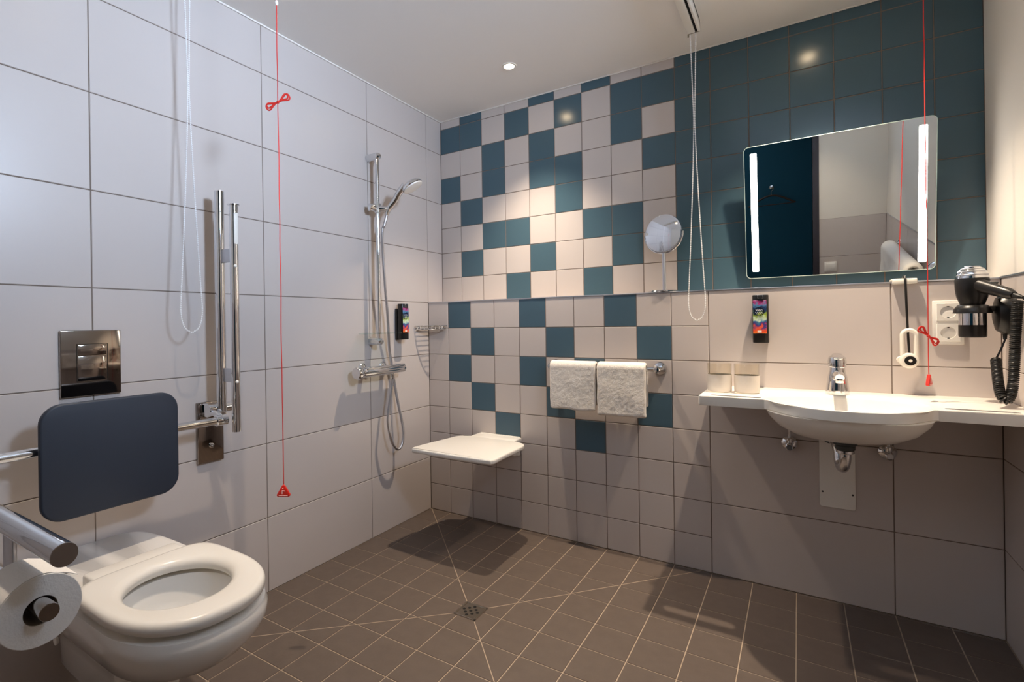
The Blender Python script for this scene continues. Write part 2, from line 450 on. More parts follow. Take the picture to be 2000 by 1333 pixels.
rings = [oval(BCX, 0.02, 0.02, 0.298), oval(BCX, 0.06, 0.055, 0.302), oval(BCX, 0.100, 0.092, 0.322), oval(BCX, 0.126, 0.116, 0.362), oval(BCX, 0.132, 0.121, 0.410),
         oval(BCX, 0.136, 0.125, 0.422), dshape(0.002, 0.752, 0.152, 0.426, fr=1.3), dshape(0.001, 0.766, 0.166, 0.424, fr=1.3), dshape(0.0, 0.773, 0.170, 0.410, fr=1.3), dshape(0.0, 0.771, 0.170, 0.390, fr=1.3),
         dshape(0.0, 0.752, 0.159, 0.358, fr=1.3), dshape(0.0, 0.722, 0.148, 0.328, fr=1.3), dshape(0.0, 0.672, 0.132, 0.302, fr=1.3), dshape(0.0, 0.610, 0.114, 0.284),
         dshape(0.0, 0.53, 0.096, 0.274), dshape(0.0, 0.475, 0.082, 0.262), dshape(0.0, 0.462, 0.078, 0.20), dshape(0.0, 0.455, 0.075, 0.13), dshape(0.0, 0.44, 0.070, 0.118)]
mb.loft(rings, True, True, True)
obj('bowl', mb, M['ceramic'], toilet, smooth=50)
mb = MB(); mb.loft([oval(BCX, 0.094, 0.086, 0.316), oval(BCX, 0.02, 0.02, 0.3162)], True, False, True)
obj('water', mb, mat('toilet_water', (205, 212, 210), 0.02, trans=0.6, ior=1.33), toilet)
seat_mb = MB()
def seat_outer(off, z): return dshape(0.362 + off, 0.766 - off, 0.170 - off, z, e=5.5, fr=1.3)
def seat_inner(off, z): return oval(0.548, 0.123 - off, 0.111 - off, z)
rings = [seat_inner(-0.004, 0.436), seat_inner(0.0, 0.449), seat_inner(-0.004, 0.458), seat_inner(-0.012, 0.464), seat_inner(-0.022, 0.4665),
         seat_outer(0.016, 0.469), seat_outer(0.007, 0.4675), seat_outer(0.002, 0.462), seat_outer(0.0, 0.453), seat_outer(0.003, 0.442), seat_outer(0.012, 0.436), seat_inner(-0.004, 0.436)]
seat_mb.loft(rings, True, False, False)
so = obj('seat', seat_mb, M['seat_plastic'], toilet, smooth=50)
mb = MB(); mb.box((0.305, TY - 0.112, 0.424), (0.375, TY + 0.112, 0.464), 0.008, 3)
obj('seat_hinge', mb, M['seat_plastic'], toilet)
for s in (-1, 1):
    mb = MB(); mb.lathe([(0.009, 0), (0.011, 0.003), (0.011, 0.006), (0.004, 0.008)], (0.25, TY + s * 0.1445, 0.30), (0, s, 0), 16)
    obj('fixing_cap', mb, M['white_plastic'], toilet)

# flush plate
fp = thing('flush_plate', 'square chrome flush plate with two buttons on left wall above toilet', 'flush plate', (0, -1.695, 0.972))
yc, zc = -1.695, 0.972
mb = MB(); mb.box((0.0005, yc - 0.079, zc - 0.099), (0.012, yc + 0.079, zc + 0.099), 0.0025, 3)
obj('plate', mb, M['chrome_dark'], fp)
for (z0, z1, nm) in ((0.993 + 0.002, 1.027, 'small_button'), (0.919, 0.993, 'large_button')):
    mb = MB(); mb.box((0.010, -1.731, z0), (0.0135, -1.656, z1), 0.001, 2)
    obj(nm, mb, M['chrome_dark'], fp)
mb = MB()
mb.tube([(0.0122, -1.7335, 0.9165), (0.0122, -1.6535, 0.9165), (0.0122, -1.6535, 1.0295), (0.0122, -1.7335, 1.0295)], 0.0012, 6, closed=True)
obj('button_frame', mb, M['hole'], fp)

# ------------------------------------------------------------------ grab rails
RR, RL = -1.327, -2.052
def wall_mount(t, yc):
    mb = MB(); mb.box((0.001, yc - 0.049, 0.585), (0.014, yc + 0.049, 0.805), 0.003, 3)
    obj('wall_plate', mb, M['chrome_dark'], t)
    mb = MB(); mb.lathe([(0.009, 0), (0.009, 0.004), (0.006, 0.006), (0.004, 0.012), (0.0025, 0.014)], (0.014, yc, 0.645), (1, 0, 0), 16)
    obj('screw_cap', mb, M['chrome'], t)
    mb = MB(); mb.box((0.014, yc - 0.036, 0.752), (0.060, yc + 0.036, 0.802), 0.006, 3)
    mb.lathe([(0.016, -0.042), (0.018, -0.040), (0.018, 0.040), (0.016, 0.042)], (0.068, yc, 0.785), (0, 1, 0), 20)
    obj('hinge_block', mb, M['chrome'], t)
gr = thing('grab_rail', 'chrome fold-down grab rail folded upright against left wall', 'grab rail', (0, RR, 0.69), 'toilet grab rails')
wall_mount(gr, RR)
mb = MB(); mb.tube([(0.085, RR, 0.775), (0.085, RR, 0.80), (0.085, RR, 1.558)], 0.0165, 24); obj('upper_tube', mb, M['chrome'], gr)
mb = MB(); mb.tube([(0.172, RR, 0.712), (0.172, RR, 1.495)], 0.0145, 24); obj('lower_tube', mb, M['chrome'], gr)
mb = MB(); mb.lathe([(0.0145, 0), (0.020, 0.001), (0.020, 0.004), (0.012, 0.006)], (0.172, RR, 1.495), (0, 0, 1), 20); obj('end_flange', mb, M['chrome'], gr)
mb = MB(); mb.box((0.178, RR - 0.008, 1.36), (0.188, RR + 0.008, 1.47), 0.004, 2); obj('paper_clip', mb, M['white_plastic'], gr, label='white plastic roll retainer strip')
for zz in (0.905, 1.325):
    mb = MB(); mb.box((0.085, RR - 0.004, zz - 0.024), (0.165, RR + 0.004, zz + 0.024), 0.002); obj('link_plate', mb, M['chrome_brush'], gr)
for zz in (0.885, 1.285):
    mb = MB(); mb.sphere((0.185, RR - 0.004, zz), 0.006, 12, 8); obj('rubber_buffer', mb, M['white_plastic'], gr, label='small white rubber buffer')

gl = thing('grab_rail', 'lowered chrome grab rail in the left foreground carrying the toilet roll', 'grab rail', (0, RL, 0.69), 'toilet grab rails')
wall_mount(gl, RL)
UZ, LZ = 0.727, 0.620
mb = MB(); mb.tube([(0.07, RL, UZ), (0.857, RL, UZ)], 0.0185, 40); obj('upper_tube', mb, M['chrome'], gl)
mb = MB(); mb.lathe([(0.0185, 0), (0.0180, 0.0012), (0.001, 0.0014)], (0.857, RL, UZ), (1, 0, 0), 40); obj('end_cap', mb, M['chrome_dark'], gl)
mb = MB(); mb.tube([(0.16, RL, LZ), (0.794, RL, LZ)], 0.0140, 32); obj('lower_tube', mb, M['chrome'], gl)
mb = MB(); mb.lathe([(0.0140, 0), (0.0135, 0.0012), (0.001, 0.0014)], (0.794, RL, LZ), (1, 0, 0), 32); obj('end_cap', mb, M['chrome_dark'], gl)
for xx in (0.30, 0.615):
    mb = MB(); mb.box((xx - 0.024, RL - 0.004, LZ), (xx + 0.024, RL + 0.004, UZ - 0.012), 0.002); obj('link_plate', mb, M['chrome_brush'], gl)

# toilet roll hanging on the lower tube
RX0, RX1 = 0.660, 0.758
rc = V((0, RL, LZ - 0.0085))
tr = thing('toilet_roll', 'white toilet paper roll hanging on the lowered grab rail', 'toilet paper', (RX0, RL, LZ))
mb = MB()
def roll_ring(r, x, n=56):
    return [V((x, rc.y + r * math.cos(2 * PI * k / n), rc.z + r * math.sin(2 * PI * k / n))) for k in range(n)]
rings = [roll_ring(0.0235, RX0), roll_ring(0.0565, RX0), roll_ring(0.0580, RX0 + 0.001), roll_ring(0.0580, RX1 - 0.001), roll_ring(0.0570, RX1), roll_ring(0.0235, RX1), roll_ring(0.0235, RX0)]
mb.loft(rings, True, False, False); obj('paper', mb, M['paper'], tr, smooth=40)
mb = MB(); mb.loft([roll_ring(0.0236, RX0 - 0.0005), roll_ring(0.0236, RX1 - 0.003), roll_ring(0.0225, RX1 - 0.003), roll_ring(0.0225, RX0 - 0.0005), roll_ring(0.0236, RX0 - 0.0005)], True, False, False)
obj('core', mb, M['core'], tr, label='brown cardboard core')
mb = MB()
prof = [(0.0583 * math.cos(a), 0.0583 * math.sin(a)) for a in [math.radians(150 - 6 * k) for k in range(13)]] + [(0.030, 0.0500), (0.0420, 0.0440), (0.052, 0.0375)]
rg = []
for x in (RX0 + 0.001, RX1 - 0.001):
    rg.append([V((x, rc.y + p, rc.z + q)) for p, q in prof] + [V((x, rc.y + p, rc.z + q + 0.0012)) for p, q in reversed(prof)])
mb.loft(rg, True, True, True)
obj('loose_sheet', mb, M['paper'], tr)

# backrest on its cross bar
br = thing('back_support', 'dark navy padded backrest on a chrome cross bar above the toilet', 'backrest', (0.13, -1.697, 0.735))
mb = MB(); mb.prism(rrect(0.350, 0.312, 0.052, 8), (0.150, -1.697, 0.720), (0, 1, 0), (0, 0, 1), 0.020, 0.006, 3)
obj('pad', mb, M['navy_pad'], br)
mb = MB(); mb.tube([(0.128, RR - 0.035, 0.752), (0.128, RL + 0.02, 0.752)], 0.0135, 24); obj('cross_bar', mb, M['chrome'], br)
for yy in (RR - 0.03, RL + 0.03):
    mb = MB(); mb.tube(smooth_path([(0.060, yy, 0.765), (0.095, yy, 0.772), (0.122, yy, 0.760), (0.128, yy, 0.752)], 5), 0.013, 16)
    mb.lathe([(0.017, -0.02), (0.019, -0.018), (0.019, 0.018), (0.017, 0.02)], (0.128, yy, 0.752), (0, 1, 0), 20)
    obj('clamp', mb, M['chrome'], br)
for yy in (-1.777, -1.617):
    mb = MB(); mb.box((0.125, yy - 0.02, 0.70), (0.151, yy + 0.02, 0.79), 0.004); obj('pad_bracket', mb, M['chrome_dark'], br)

# ------------------------------------------------------------------ shower
RY = -0.485
sr = thing('shower_rail', 'chrome shower rail on left wall with slider and hand shower', 'shower', (0, RY, 0.99))
mb = MB(); mb.tube([(0.062, RY, 0.985), (0.062, RY, 1.912)], 0.0105, 20); obj('rail', mb, M['chrome'], sr)
for zz in (1.912, 0.992):
    mb = MB(); mb.lathe([(0.017, 0.0), (0.019, 0.001), (0.0185, 0.062), (0.017, 0.074), (0.012, 0.080), (0.003, 0.082)], (0.0, RY, zz), (1, 0, 0), 28); obj('bracket', mb, M['chrome'], sr)
mb = MB()
mb.lathe([(0.012, -0.024), (0.016, -0.022), (0.016, 0.022), (0.012, 0.024)], (0.062, RY, 1.655), (0, 0, 1), 24)
mb.lathe([(0.010, 0.012), (0.017, 0.016), (0.020, 0.030), (0.018, 0.046), (0.008, 0.050)], (0.062, RY, 1.655), (-0.35, -1, 0), 24)
mb.tube([(0.062, RY, 1.655), (0.085, RY + 0.02, 1.652), (0.105, RY + 0.035, 1.648)], [0.013, 0.013, 0.016], 18)
obj('slider', mb, M['chrome'], sr)
hs = [V((0.098, RY + 0.028, 1.622)), V((0.108, RY + 0.034, 1.655)), V((0.135, RY + 0.046, 1.690)), V((0.162, RY + 0.048, 1.726)), V((0.196, RY + 0.052, 1.760))]
mb = MB(); mb.tube(smooth_path(hs, 6), [0.0105 + 0.0055 * min(1, k / 12) for k in range(25)], 18); hand = obj('handset', mb, M['chrome'], sr)
hd = V((0.45, 0.24, -0.86)).normalized()
hc = V((0.238, RY + 0.055, 1.752))
mb = MB(); mb.lathe([(0.006, -0.022), (0.028, -0.019), (0.046, -0.010), (0.053, 0.0), (0.054, 0.005), (0.052, 0.009)], hc, hd, 32); obj('shower_head', mb, M['chrome'], hand)
mb = MB(); mb.lathe([(0.0515, 0.0085), (0.050, 0.014), (0.03, 0.018), (0.002, 0.019)], hc, hd, 32); obj('spray_face', mb, M['white_plastic'], hand, label='white spray face')
hose = [(0.098, -0.457, 1.622), (0.092, -0.470, 1.57), (0.085, -0.478, 1.535), (0.07, -0.459, 1.42), (0.06, -0.436, 1.268), (0.05, -0.409, 1.113), (0.032, -0.38, 0.954), (0.022, -0.352, 0.867), (0.022, -0.336, 0.777), (0.04, -0.325, 0.655),
        (0.06, -0.312, 0.521), (0.062, -0.324, 0.453), (0.062, -0.357, 0.428), (0.062, -0.403, 0.472), (0.062, -0.432, 0.581), (0.065, -0.422, 0.671), (0.07, -0.404, 0.775), (0.07, -0.403, 0.825)]
mb = MB(); hp = smooth_path(hose, 20)
mb.tube(hp, [0.0066 + 0.0006 * (k % 2) for k in range(len(hp))], 12); obj('hose', mb, M['chrome_brush'], sr)
mb = MB(); mb.prism(rrect(0.105, 0.255, 0.045, 8), (0.070, -0.482, 1.030), (1, 0, 0), (0, 1, 0), 0.006, 0.001, 1)
tag(obj('glass_shelf', mb, M['shelf_glass'], loc=(0.08, -0.482, 1.03)), 'small clear glass tray on the bottom bracket of the shower rail', 'shelf')

mx = thing('shower_mixer', 'chrome thermostatic shower mixer on left wall below the rail', 'shower mixer', (0.07, -0.475, 0.848))
mb = MB(); mb.lathe([(0.016, 0), (0.023, 0.003), (0.024, 0.02), (0.0235, 0.28), (0.021, 0.296), (0.012, 0.302)], (0.072, -0.615, 0.848), (0, 1, 0), 32); obj('body', mb, M['chrome'], mx)
mb = MB(); mb.box((0.060, -0.60, 0.862), (0.098, -0.33, 0.873), 0.005, 3); obj('top_plate', mb, M['chrome'], mx)
mb = MB(); mb.lathe([(0.012, 0), (0.022, -0.006), (0.029, -0.020), (0.031, -0.034), (0.026, -0.046), (0.010, -0.050)], (0.072, -0.612, 0.848), (0, 1, 0), 32); obj('temperature_knob', mb, M['chrome'], mx)
for yy in (-0.545, -0.40):
    mb = MB(); mb.lathe([(0.030, 0.0), (0.030, 0.006), (0.022, 0.014), (0.014, 0.018), (0.014, 0.06)], (0.0, yy, 0.855), (1, 0, 0), 28); obj('wall_escutcheon', mb, M['chrome'], mx)
mb = MB(); mb.lathe([(0.010, 0.0), (0.011, -0.012), (0.0085, -0.03)], (0.07, -0.403, 0.828), (0, 0, 1), 18); obj('hose_outlet', mb, M['chrome'], mx)

# soap dispensers (local build facing -y, at origin)
def dispenser(loc, label):
    t = thing('soap_dispenser', label, 'soap dispenser', loc, 'black soap dispensers')
    x, y, z = loc
    mb = MB(); mb.box((x - 0.025, y - 0.016, z - 0.002), (x + 0.025, y - 0.0005, z + 0.165), 0.003); obj('wall_holder', mb, M['black'], t)
    mb = MB(); mb.prism(rrect(0.056, 0.042, 0.014, 6), (x, y - 0.037, z), (1, 0, 0), (0, 1, 0), 0.190, 0.003, 2); bt = obj('bottle', mb, M['black'], t)
    mb = MB(); mb.box((x - 0.0255, y - 0.0586, z + 0.037), (x + 0.0215, y - 0.0560, z + 0.168), 0.001, 1); lb = obj('front_label', mb, M['label'], bt, label='colourful paint-splash label')
    mb = MB()
    ci = [(x - 0.004 + 0.0165 * math.cos(2 * PI * k / 28), y - 0.0590, z + 0.124 + 0.0165 * math.sin(2 * PI * k / 28)) for k in range(28)]
    mb.tube(ci, 0.0012, 6, closed=True); obj('label_ring', mb, M['black'], bt)
    mb = MB()
    for row, zz in enumerate((0.130, 0.119)):
        pts = [(x - 0.017 + 0.0025 * k, y - 0.0590, z + zz + 0.003 * math.sin(k * 2.3 + row)) for k in range(11)]
        mb.tube(smooth_path(pts, 4), 0.0006, 5)
    obj('label_scribble', mb, M['bead'], bt, label='illegible pale script')
    mb = MB(); mb.box((x - 0.010, y - 0.0584, z + 0.041), (x + 0.004, y - 0.0590 - 0.0004, z + 0.049)); obj('label_patch', mb, M['cream_plastic'], bt)
    mb = MB(); mb.tube([(x - 0.008, y - 0.0584, z + 0.189), (x - 0.008, y - 0.0588, z + 0.176), (x + 0.010, y - 0.0588, z + 0.176), (x + 0.010, y - 0.0584, z + 0.189)], 0.0016, 6); obj('pump_clip', mb, M['chrome'], bt)
    return t
dispA = dispenser((1.684, 0.0, 0.981), 'black soap dispenser with colourful label on back wall beside the mirror')
dispB = dup(dispA, (0.0, -0.272, 0.995), 'black soap dispenser on left wall between shower and corner', PI / 2)

# corner wire basket
bk = thing('wire_basket', 'small chrome wire soap basket in the shower corner', 'soap basket', (0, 0, 1.045))
mb = MB()
def arc(r, z, n=14): return [(0.008 + (r) * math.cos(a), -0.008 - r * math.sin(a), z) for a in [PI / 2 * k / n for k in range(n + 1)]]
for z, r in ((1.064, 0.128), (1.046, 0.118)):
    p = arc(r, z); mb.tube(p, 0.0028, 8); mb.tube([p[0], (0.008, -0.008, z), p[-1]], 0.0028, 8)
for k in range(9):
    a = PI / 2 * (k + 0.5) / 9
    mb.tube([(0.008 + 0.128 * math.cos(a), -0.008 - 0.128 * math.sin(a), 1.064), (0.008 + 0.118 * math.cos(a), -0.008 - 0.118 * math.sin(a), 1.046)], 0.002, 6)
for k in range(1, 9):
    d = 0.118 * k / 9; e = math.sqrt(max(0.118 ** 2 - d * d, 0))
    mb.tube([(0.008 + d, -0.008, 1.046), (0.008 + d, -0.008 - e, 1.046)], 0.0018, 6)
obj('wire_frame', mb, M['chrome'], bk)
for p, ax in (((0.0, -0.10, 1.055), (1, 0, 0)), ((0.10, 0.0, 1.055), (0, -1, 0))):
    mb = MB(); mb.lathe([(0.011, 0.0), (0.011, 0.006), (0.006, 0.009)], p, ax, 18); obj('wall_fixing', mb, M['chrome'], bk)

# folding shower seat
ss = thing('shower_bench', 'white fold-down shower seat on the back wall near the corner', 'shower seat', (0.47, 0, 0.44))
outl = []
ctrl = [(0.345, -0.085), (0.300, -0.105), (0.272, -0.135), (0.262, -0.20), (0.240, -0.33), (0.228, -0.43), (0.238, -0.455), (0.262, -0.462), (0.46, -0.468), (0.652, -0.462), (0.680, -0.452), (0.688, -0.425), (0.684, -0.33), (0.684, -0.20), (0.676, -0.130), (0.640, -0.100), (0.595, -0.085)]
outl = [(p.x, p.y) for p in smooth_path([(a, b, 0) for a, b in ctrl], 5)]
mb = MB(); mb.prism(outl, (0, 0, 0.455), (1, 0, 0), (0, 1, 0), 0.022, 0.007, 3)
obj('seat', mb, M['white_plastic'], ss)
mb = MB(); mb.box((0.340, -0.092, 0.452), (0.600, -0.004, 0.478), 0.005, 2); mb.box((0.350, -0.022, 0.385), (0.590, -0.001, 0.482), 0.005, 2); obj('wall_bracket', mb, M['white_plastic'], ss)
for xx in (0.372, 0.566):
    mb = MB(); mb.prism([(-0.012, 0.452), (-0.150, 0.452), (-0.140, 0.440), (-0.040, 0.385), (-0.012, 0.380)], (xx - 0.007, 0, 0), (0, 1, 0), (0, 0, 1), 0.014, 0.002, 1); obj('support_arm', mb, M['white_plastic'], ss)

# floor drain
fd = thing('floor_drain', 'square steel floor drain with pierced grate in the shower floor', 'floor drain', (DRX, DRY, 0))
mb = MB()
for a, b in (((-DRS, -DRS), (DRS, -DRS + 0.006)), ((-DRS, DRS - 0.006), (DRS, DRS)), ((-DRS, -DRS), (-DRS + 0.006, DRS)), ((DRS - 0.006, -DRS), (DRS, DRS))):
    mb.box((DRX + a[0], DRY + a[1], -0.001), (DRX + b[0], DRY + b[1], 0.0035), 0.0008, 1)
obj('frame', mb, M['steel'], fd)
mb = MB(); mb.box((DRX - DRS + 0.007, DRY - DRS + 0.007, -0.0006), (DRX + DRS - 0.007, DRY + DRS - 0.007, 0.0018), 0.0005, 1); gt = obj('grate', mb, M['steel'], fd)
mb = MB()
for i in range(-2, 3):
    for j in range(-2, 3):
        if (i + j) % 2 == 0 and abs(i) + abs(j) < 4: mb.lathe([(0.0062, 0), (0.0062, 0.0004)], (DRX + i * 0.0145, DRY + j * 0.0145, 0.0018), (0, 0, 1), 14)
obj('grate_holes', mb, M['hole'], gt)

# ------------------------------------------------------------------ towel rail and hand towels
def towel_rail(name, label, x0, x1, z, yo, group=None):
    t = thing(name, label, 'towel rail', ((x0 + x1) / 2, 0, z), group)
    mb = MB(); mb.tube([(x0, -yo, z), (x1, -yo, z)], 0.0095, 20); obj('bar', mb, M['chrome'], t)
    for xx, s in ((x0, -1), (x1, 1)):
        mb = MB(); mb.lathe([(0.029, 0.0), (0.029, 0.006), (0.026, 0.012), (0.015, 0.016), (0.0145, yo), (0.0145, yo + 0.010), (0.010, yo + 0.016), (0.002, yo + 0.017)], (xx, -0.0005, z), (0, -1, 0), 28)
        obj('post', mb, M['chrome'], t)
    return t
TZ = 0.862
towel_rail('towel_rail', 'chrome towel rail on back wall holding two white hand towels', 0.795, 1.292, TZ, 0.062)

def towel(name, label, x0, x1, ztop, zf, zb, yc, gap, th, axis_u=(1, 0, 0), group=None, seed=1, out=(0, -1, 0), origin=(0, 0, 0), loc=None, nu=72, layers=1, wob=0.0028):
    """cloth folded over a bar: profile in (out, z) swept along u"""
    u = V(axis_u); ov = V(out); o0 = V(origin)
    prof = []
    rr = gap
    nz = 44
    for k in range(nz + 1): prof.append((yc + rr, zf + (ztop - zf) * k / nz, ))
    for k in range(1, 12):
        a = PI * k / 12; prof.append((yc + rr * math.cos(a), ztop + rr * math.sin(a)))
    for k in range(nz + 1): prof.append((yc - rr, ztop - (ztop - zb) * k / nz))
    # thickness: offset profile outwards
    n = len(prof); nrm = []
    for i in range(n):
        a = prof[max(i - 1, 0)]; b = prof[min(i + 1, n - 1)]
        d = V((b[0] - a[0], b[1] - a[1])).normalized(); nrm.append(V((d.y, -d.x)))
    closed = []
    cap = 6
    for i in range(n): closed.append((V(prof[i]) + nrm[i] * th / 2))
    d = V((prof[-1][0] - prof[-2][0], prof[-1][1] - prof[-2][1])).normalized()
    for k in range(1, cap): a = PI * k / cap; closed.append(V(prof[-1]) + (nrm[-1] * math.cos(a) + d * math.sin(a)) * th / 2)
    for i in reversed(range(n)): closed.append((V(prof[i]) - nrm[i] * th / 2))
    d = V((prof[0][0] - prof[1][0], prof[0][1] - prof[1][1])).normalized()
    for k in range(1, cap): a = PI * k / cap; closed.append(V(prof[0]) + (-nrm[0] * math.cos(a) + d * math.sin(a)) * th / 2)
    rings = []
    ctr = [V(p) for p in prof]
    m = len(closed)
    for i in range(nu + 1):
        t = i / nu; edge = min(t, 1 - t) * (x1 - x0)
        # rounded side folds: shrink thickness at the sides
        k = math.sqrt(max(0.0, 1 - max(0, 1 - edge / (th * 0.5)) ** 2)) if edge < th * 0.5 else 1
        k = max(k, 0.12)
        ring = []
        for j, c in enumerate(closed):
            if j < n: b = ctr[j]
            elif j < n + cap - 1: b = ctr[-1]
            elif j < 2 * n + cap - 1: b = ctr[2 * n + cap - 2 - j]
            else: b = ctr[0]
            q = b + (c - b) * k
            x = x0 + (x1 - x0) * t
            hang = max(0.0, ztop - q[1])
            p3 = V((x * 9, q[1] * 9, seed * 7.3 + q[0] * 10))
            front = 1 if q[0] > yc else -0.25
            w1 = noise.noise(p3) * wob * min(1, hang * 14)
            w2 = noise.noise(V((x * 150, q[1] * 150, q[0] * 150 + seed))) * 0.0008
            w3 = noise.noise(V((x * 60, q[1] * 60, q[0] * 60 + seed))) * 0.0006
            sx = noise.noise(V((seed * 3.1, q[1] * 14, 0.3))) * 0.004 * (2 * t - 1)
            dz = noise.noise(V((x * 11, seed * 5.0, q[0] * 3))) * 0.006 * min(1, hang * 8)
            ring.append(o0 + u * (x + sx) + ov * (q[0] + front * w1 + (w2 + w3) * (1 if (c - b).dot(V((1, 0))) > 0 else -1)) + V((0, 0, q[1] + dz)))
        rings.append(ring)
    mb = MB(); mb.loft(rings, True, True, True)
    return tag(obj(name, mb, M['terry'], smooth=180, loc=loc), label, 'towel', group)
towel('hand_towel', 'white hand towel on the back wall rail, nearer the shower seat', 0.797, 1.021, TZ, 0.668, 0.69, 0.062, 0.0195, 0.019, group='hand towels on the rail', seed=3, loc=(0.91, -0.062, TZ + 0.03))
towel('hand_towel', 'white hand towel on the back wall rail, nearer the washbasin', 1.030, 1.247, TZ, 0.657, 0.70, 0.062, 0.0195, 0.019, group='hand towels on the rail', seed=11, loc=(1.14, -0.062, TZ + 0.03))

# bath towel on the right wall (seen only in the mirror and the flush plate)
rw = thing('towel_rail', 'chrome towel rail on the right wall holding a bath towel, seen in the mirror', 'towel rail', (W, -1.22, 1.065))
mb = MB(); mb.tube([(W - 0.07, -1.74, 1.065), (W - 0.07, -0.70, 1.065)], 0.0095, 20); obj('bar', mb, M['chrome'], rw)
for yy in (-1.74, -0.70):
    mb = MB(); mb.lathe([(0.029, 0.0), (0.029, 0.006), (0.015, 0.016), (0.0145, 0.07), (0.0145, 0.080), (0.002, 0.087)], (W, yy, 1.065), (-1, 0, 0), 28); obj('post', mb, M['chrome'], rw)
towel('bath_towel', 'large white bath towel on the right wall, reflected in the mirror', 0.79, 1.64, 1.065, 0.76, 0.78, 0.07, 0.026, 0.030, axis_u=(0, -1, 0), out=(-1, 0, 0), origin=(W, 0, 0), seed=5, loc=(W - 0.07, -1.215, 1.10), wob=0.012)

# ------------------------------------------------------------------ things on the ledge
ms = thing('cosmetic_mirror', 'round chrome cosmetic mirror on a stand on the tiled ledge', 'mirror', (1.300, 0.062, LEDGE))
zc = 1.471
mb = MB(); mb.lathe([(0.072, 0), (0.073, 0.004), (0.066, 0.010), (0.020, 0.014), (0.006, 0.017)], (1.300, 0.062, LEDGE + 0.0005), (0, 0, 1), 40); obj('foot', mb, M['chrome'], ms)
mb = MB(); mb.tube([(1.300, 0.062, LEDGE + 0.014), (1.300, 0.062, zc - 0.088)], 0.0075, 18); obj('stem', mb, M['chrome_brush'], ms)
ry = math.radians(14); nrm = V((-math.sin(ry), -math.cos(ry), 0.04)).normalized()
ux = V((math.cos(ry), -math.sin(ry), 0))
mb = MB(); mb.tube([V((1.300, 0.062, zc)) + ux * 0.090 * math.cos(a) + V((0, 0, 1)) * 0.090 * math.sin(a) for a in [PI + PI * k / 30 for k in range(31)]], 0.0032, 10); obj('fork', mb, M['chrome'], ms)
mb = MB(); mb.lathe([(0.080, -0.008), (0.0855, -0.006), (0.0865, 0.0), (0.0855, 0.006), (0.0815, 0.0075)], V((1.300, 0.062, zc)), nrm, 64); obj('rim', mb, M['chrome'], ms)
mb = MB(); mb.lathe([(0.0818, 0.0070), (0.055, 0.0058), (0.028, 0.0050), (0.0005, 0.0048)], V((1.300, 0.062, zc)), nrm, 64, cap0=False); obj('mirror_disc', mb, M['mirror'], ms, smooth=60)

# ------------------------------------------------------------------ lit wall mirror, tilted forward
th = math.radians(7.6)
mo = V((0, 0.112, 1.250)); mu = V((1, 0, 0)); mv = V((0, -math.sin(th), math.cos(th))); mn = mu.cross(mv)  # mn faces the room (-y)
lm = thing('wall_mirror', 'tilted rectangular wall mirror with two light strips above washbasin', 'mirror', (1.928, 0.112, 1.25))
cx, mw, mh = 1.928, 0.600, 0.540
mb = MB(); mb.prism(rrect(mw, mh, 0.016, 6, cx, mh / 2), mo - mn * 0.005, mu, mv, 0.005, 0.0); obj('glass', mb, M['mirror'], lm)
mb = MB(); pr = rrect(mw + 0.001, mh + 0.001, 0.0165, 6, cx, mh / 2)
mb.tube([mo + mu * a + mv * b - mn * 0.0022 for a, b in pr], 0.0022, 8, closed=True); obj('edge_rim', mb, M['mirror_rim'], lm)
for x0 in (1.6495, 2.1805):
    mb = MB(); mb.prism(rrect(0.0235, 0.487, 0.004, 4, x0 + 0.0118, 0.270), mo + mn * 0.0002, mu, mv, 0.0008, 0.0); obj('light_strip', mb, M['led'], lm, label='glowing cool white light strip')
for xx in (1.74, 2.116):
    top = mo + mv * 0.40 - mn * 0.006
    mb = MB(); mb.tube([(xx, top.y, top.z), (xx, D, top.z - 0.02)], 0.006, 10); obj('tilt_arm', mb, M['chrome_brush'], lm)
    mb = MB(); mb.box((xx - 0.012, 0.112, 1.252), (xx + 0.012, D - 0.0005, 1.275), 0.002); obj('hinge', mb, M['chrome_brush'], lm)

# ------------------------------------------------------------------ pull handle on ledge
hk = thing('hanging_handle', 'white oval handle with black dial hanging on a black cord from the ledge', 'handle', (2.132, 0, LEDGE))
mb = MB(); mb.prism(rrect(0.070, 0.070, 0.010, 4), (2.126, 0.014, LEDGE + 0.003), (1, 0, 0), (0, 1, 0), 0.008, 0.002, 2); mb.box((2.092, -0.022, LEDGE - 0.008), (2.160, -0.003, LEDGE + 0.010), 0.004, 2); obj('ledge_clip', mb, M['cream_plastic'], hk)
mb = MB(); mb.tube(smooth_path([(2.126, 0.02, LEDGE + 0.012), (2.126, 0.0, LEDGE + 0.020), (2.126, -0.026, LEDGE + 0.012), (2.127, -0.030, LEDGE - 0.03), (2.130, -0.030, 1.05), (2.134, -0.030, 0.947)], 8), 0.0036, 10); obj('cord', mb, M['black_rubber'], hk)
mb = MB()
cxh, yh = 2.134, -0.032
loop = [(cxh + (0.0185) * math.cos(a), yh, 1.010 + 0.0185 * math.sin(a) - 0.0) for a in [PI * k / 16 for k in range(17)]] + [(cxh - 0.0185 * math.cos(a), yh, 0.930 - 0.0185 * math.sin(a)) for a in [PI * k / 16 for k in range(17)]]
mb.tube(loop, 0.0072, 12, closed=True); obj('grip_loop', mb, M['cream_plastic'], hk)
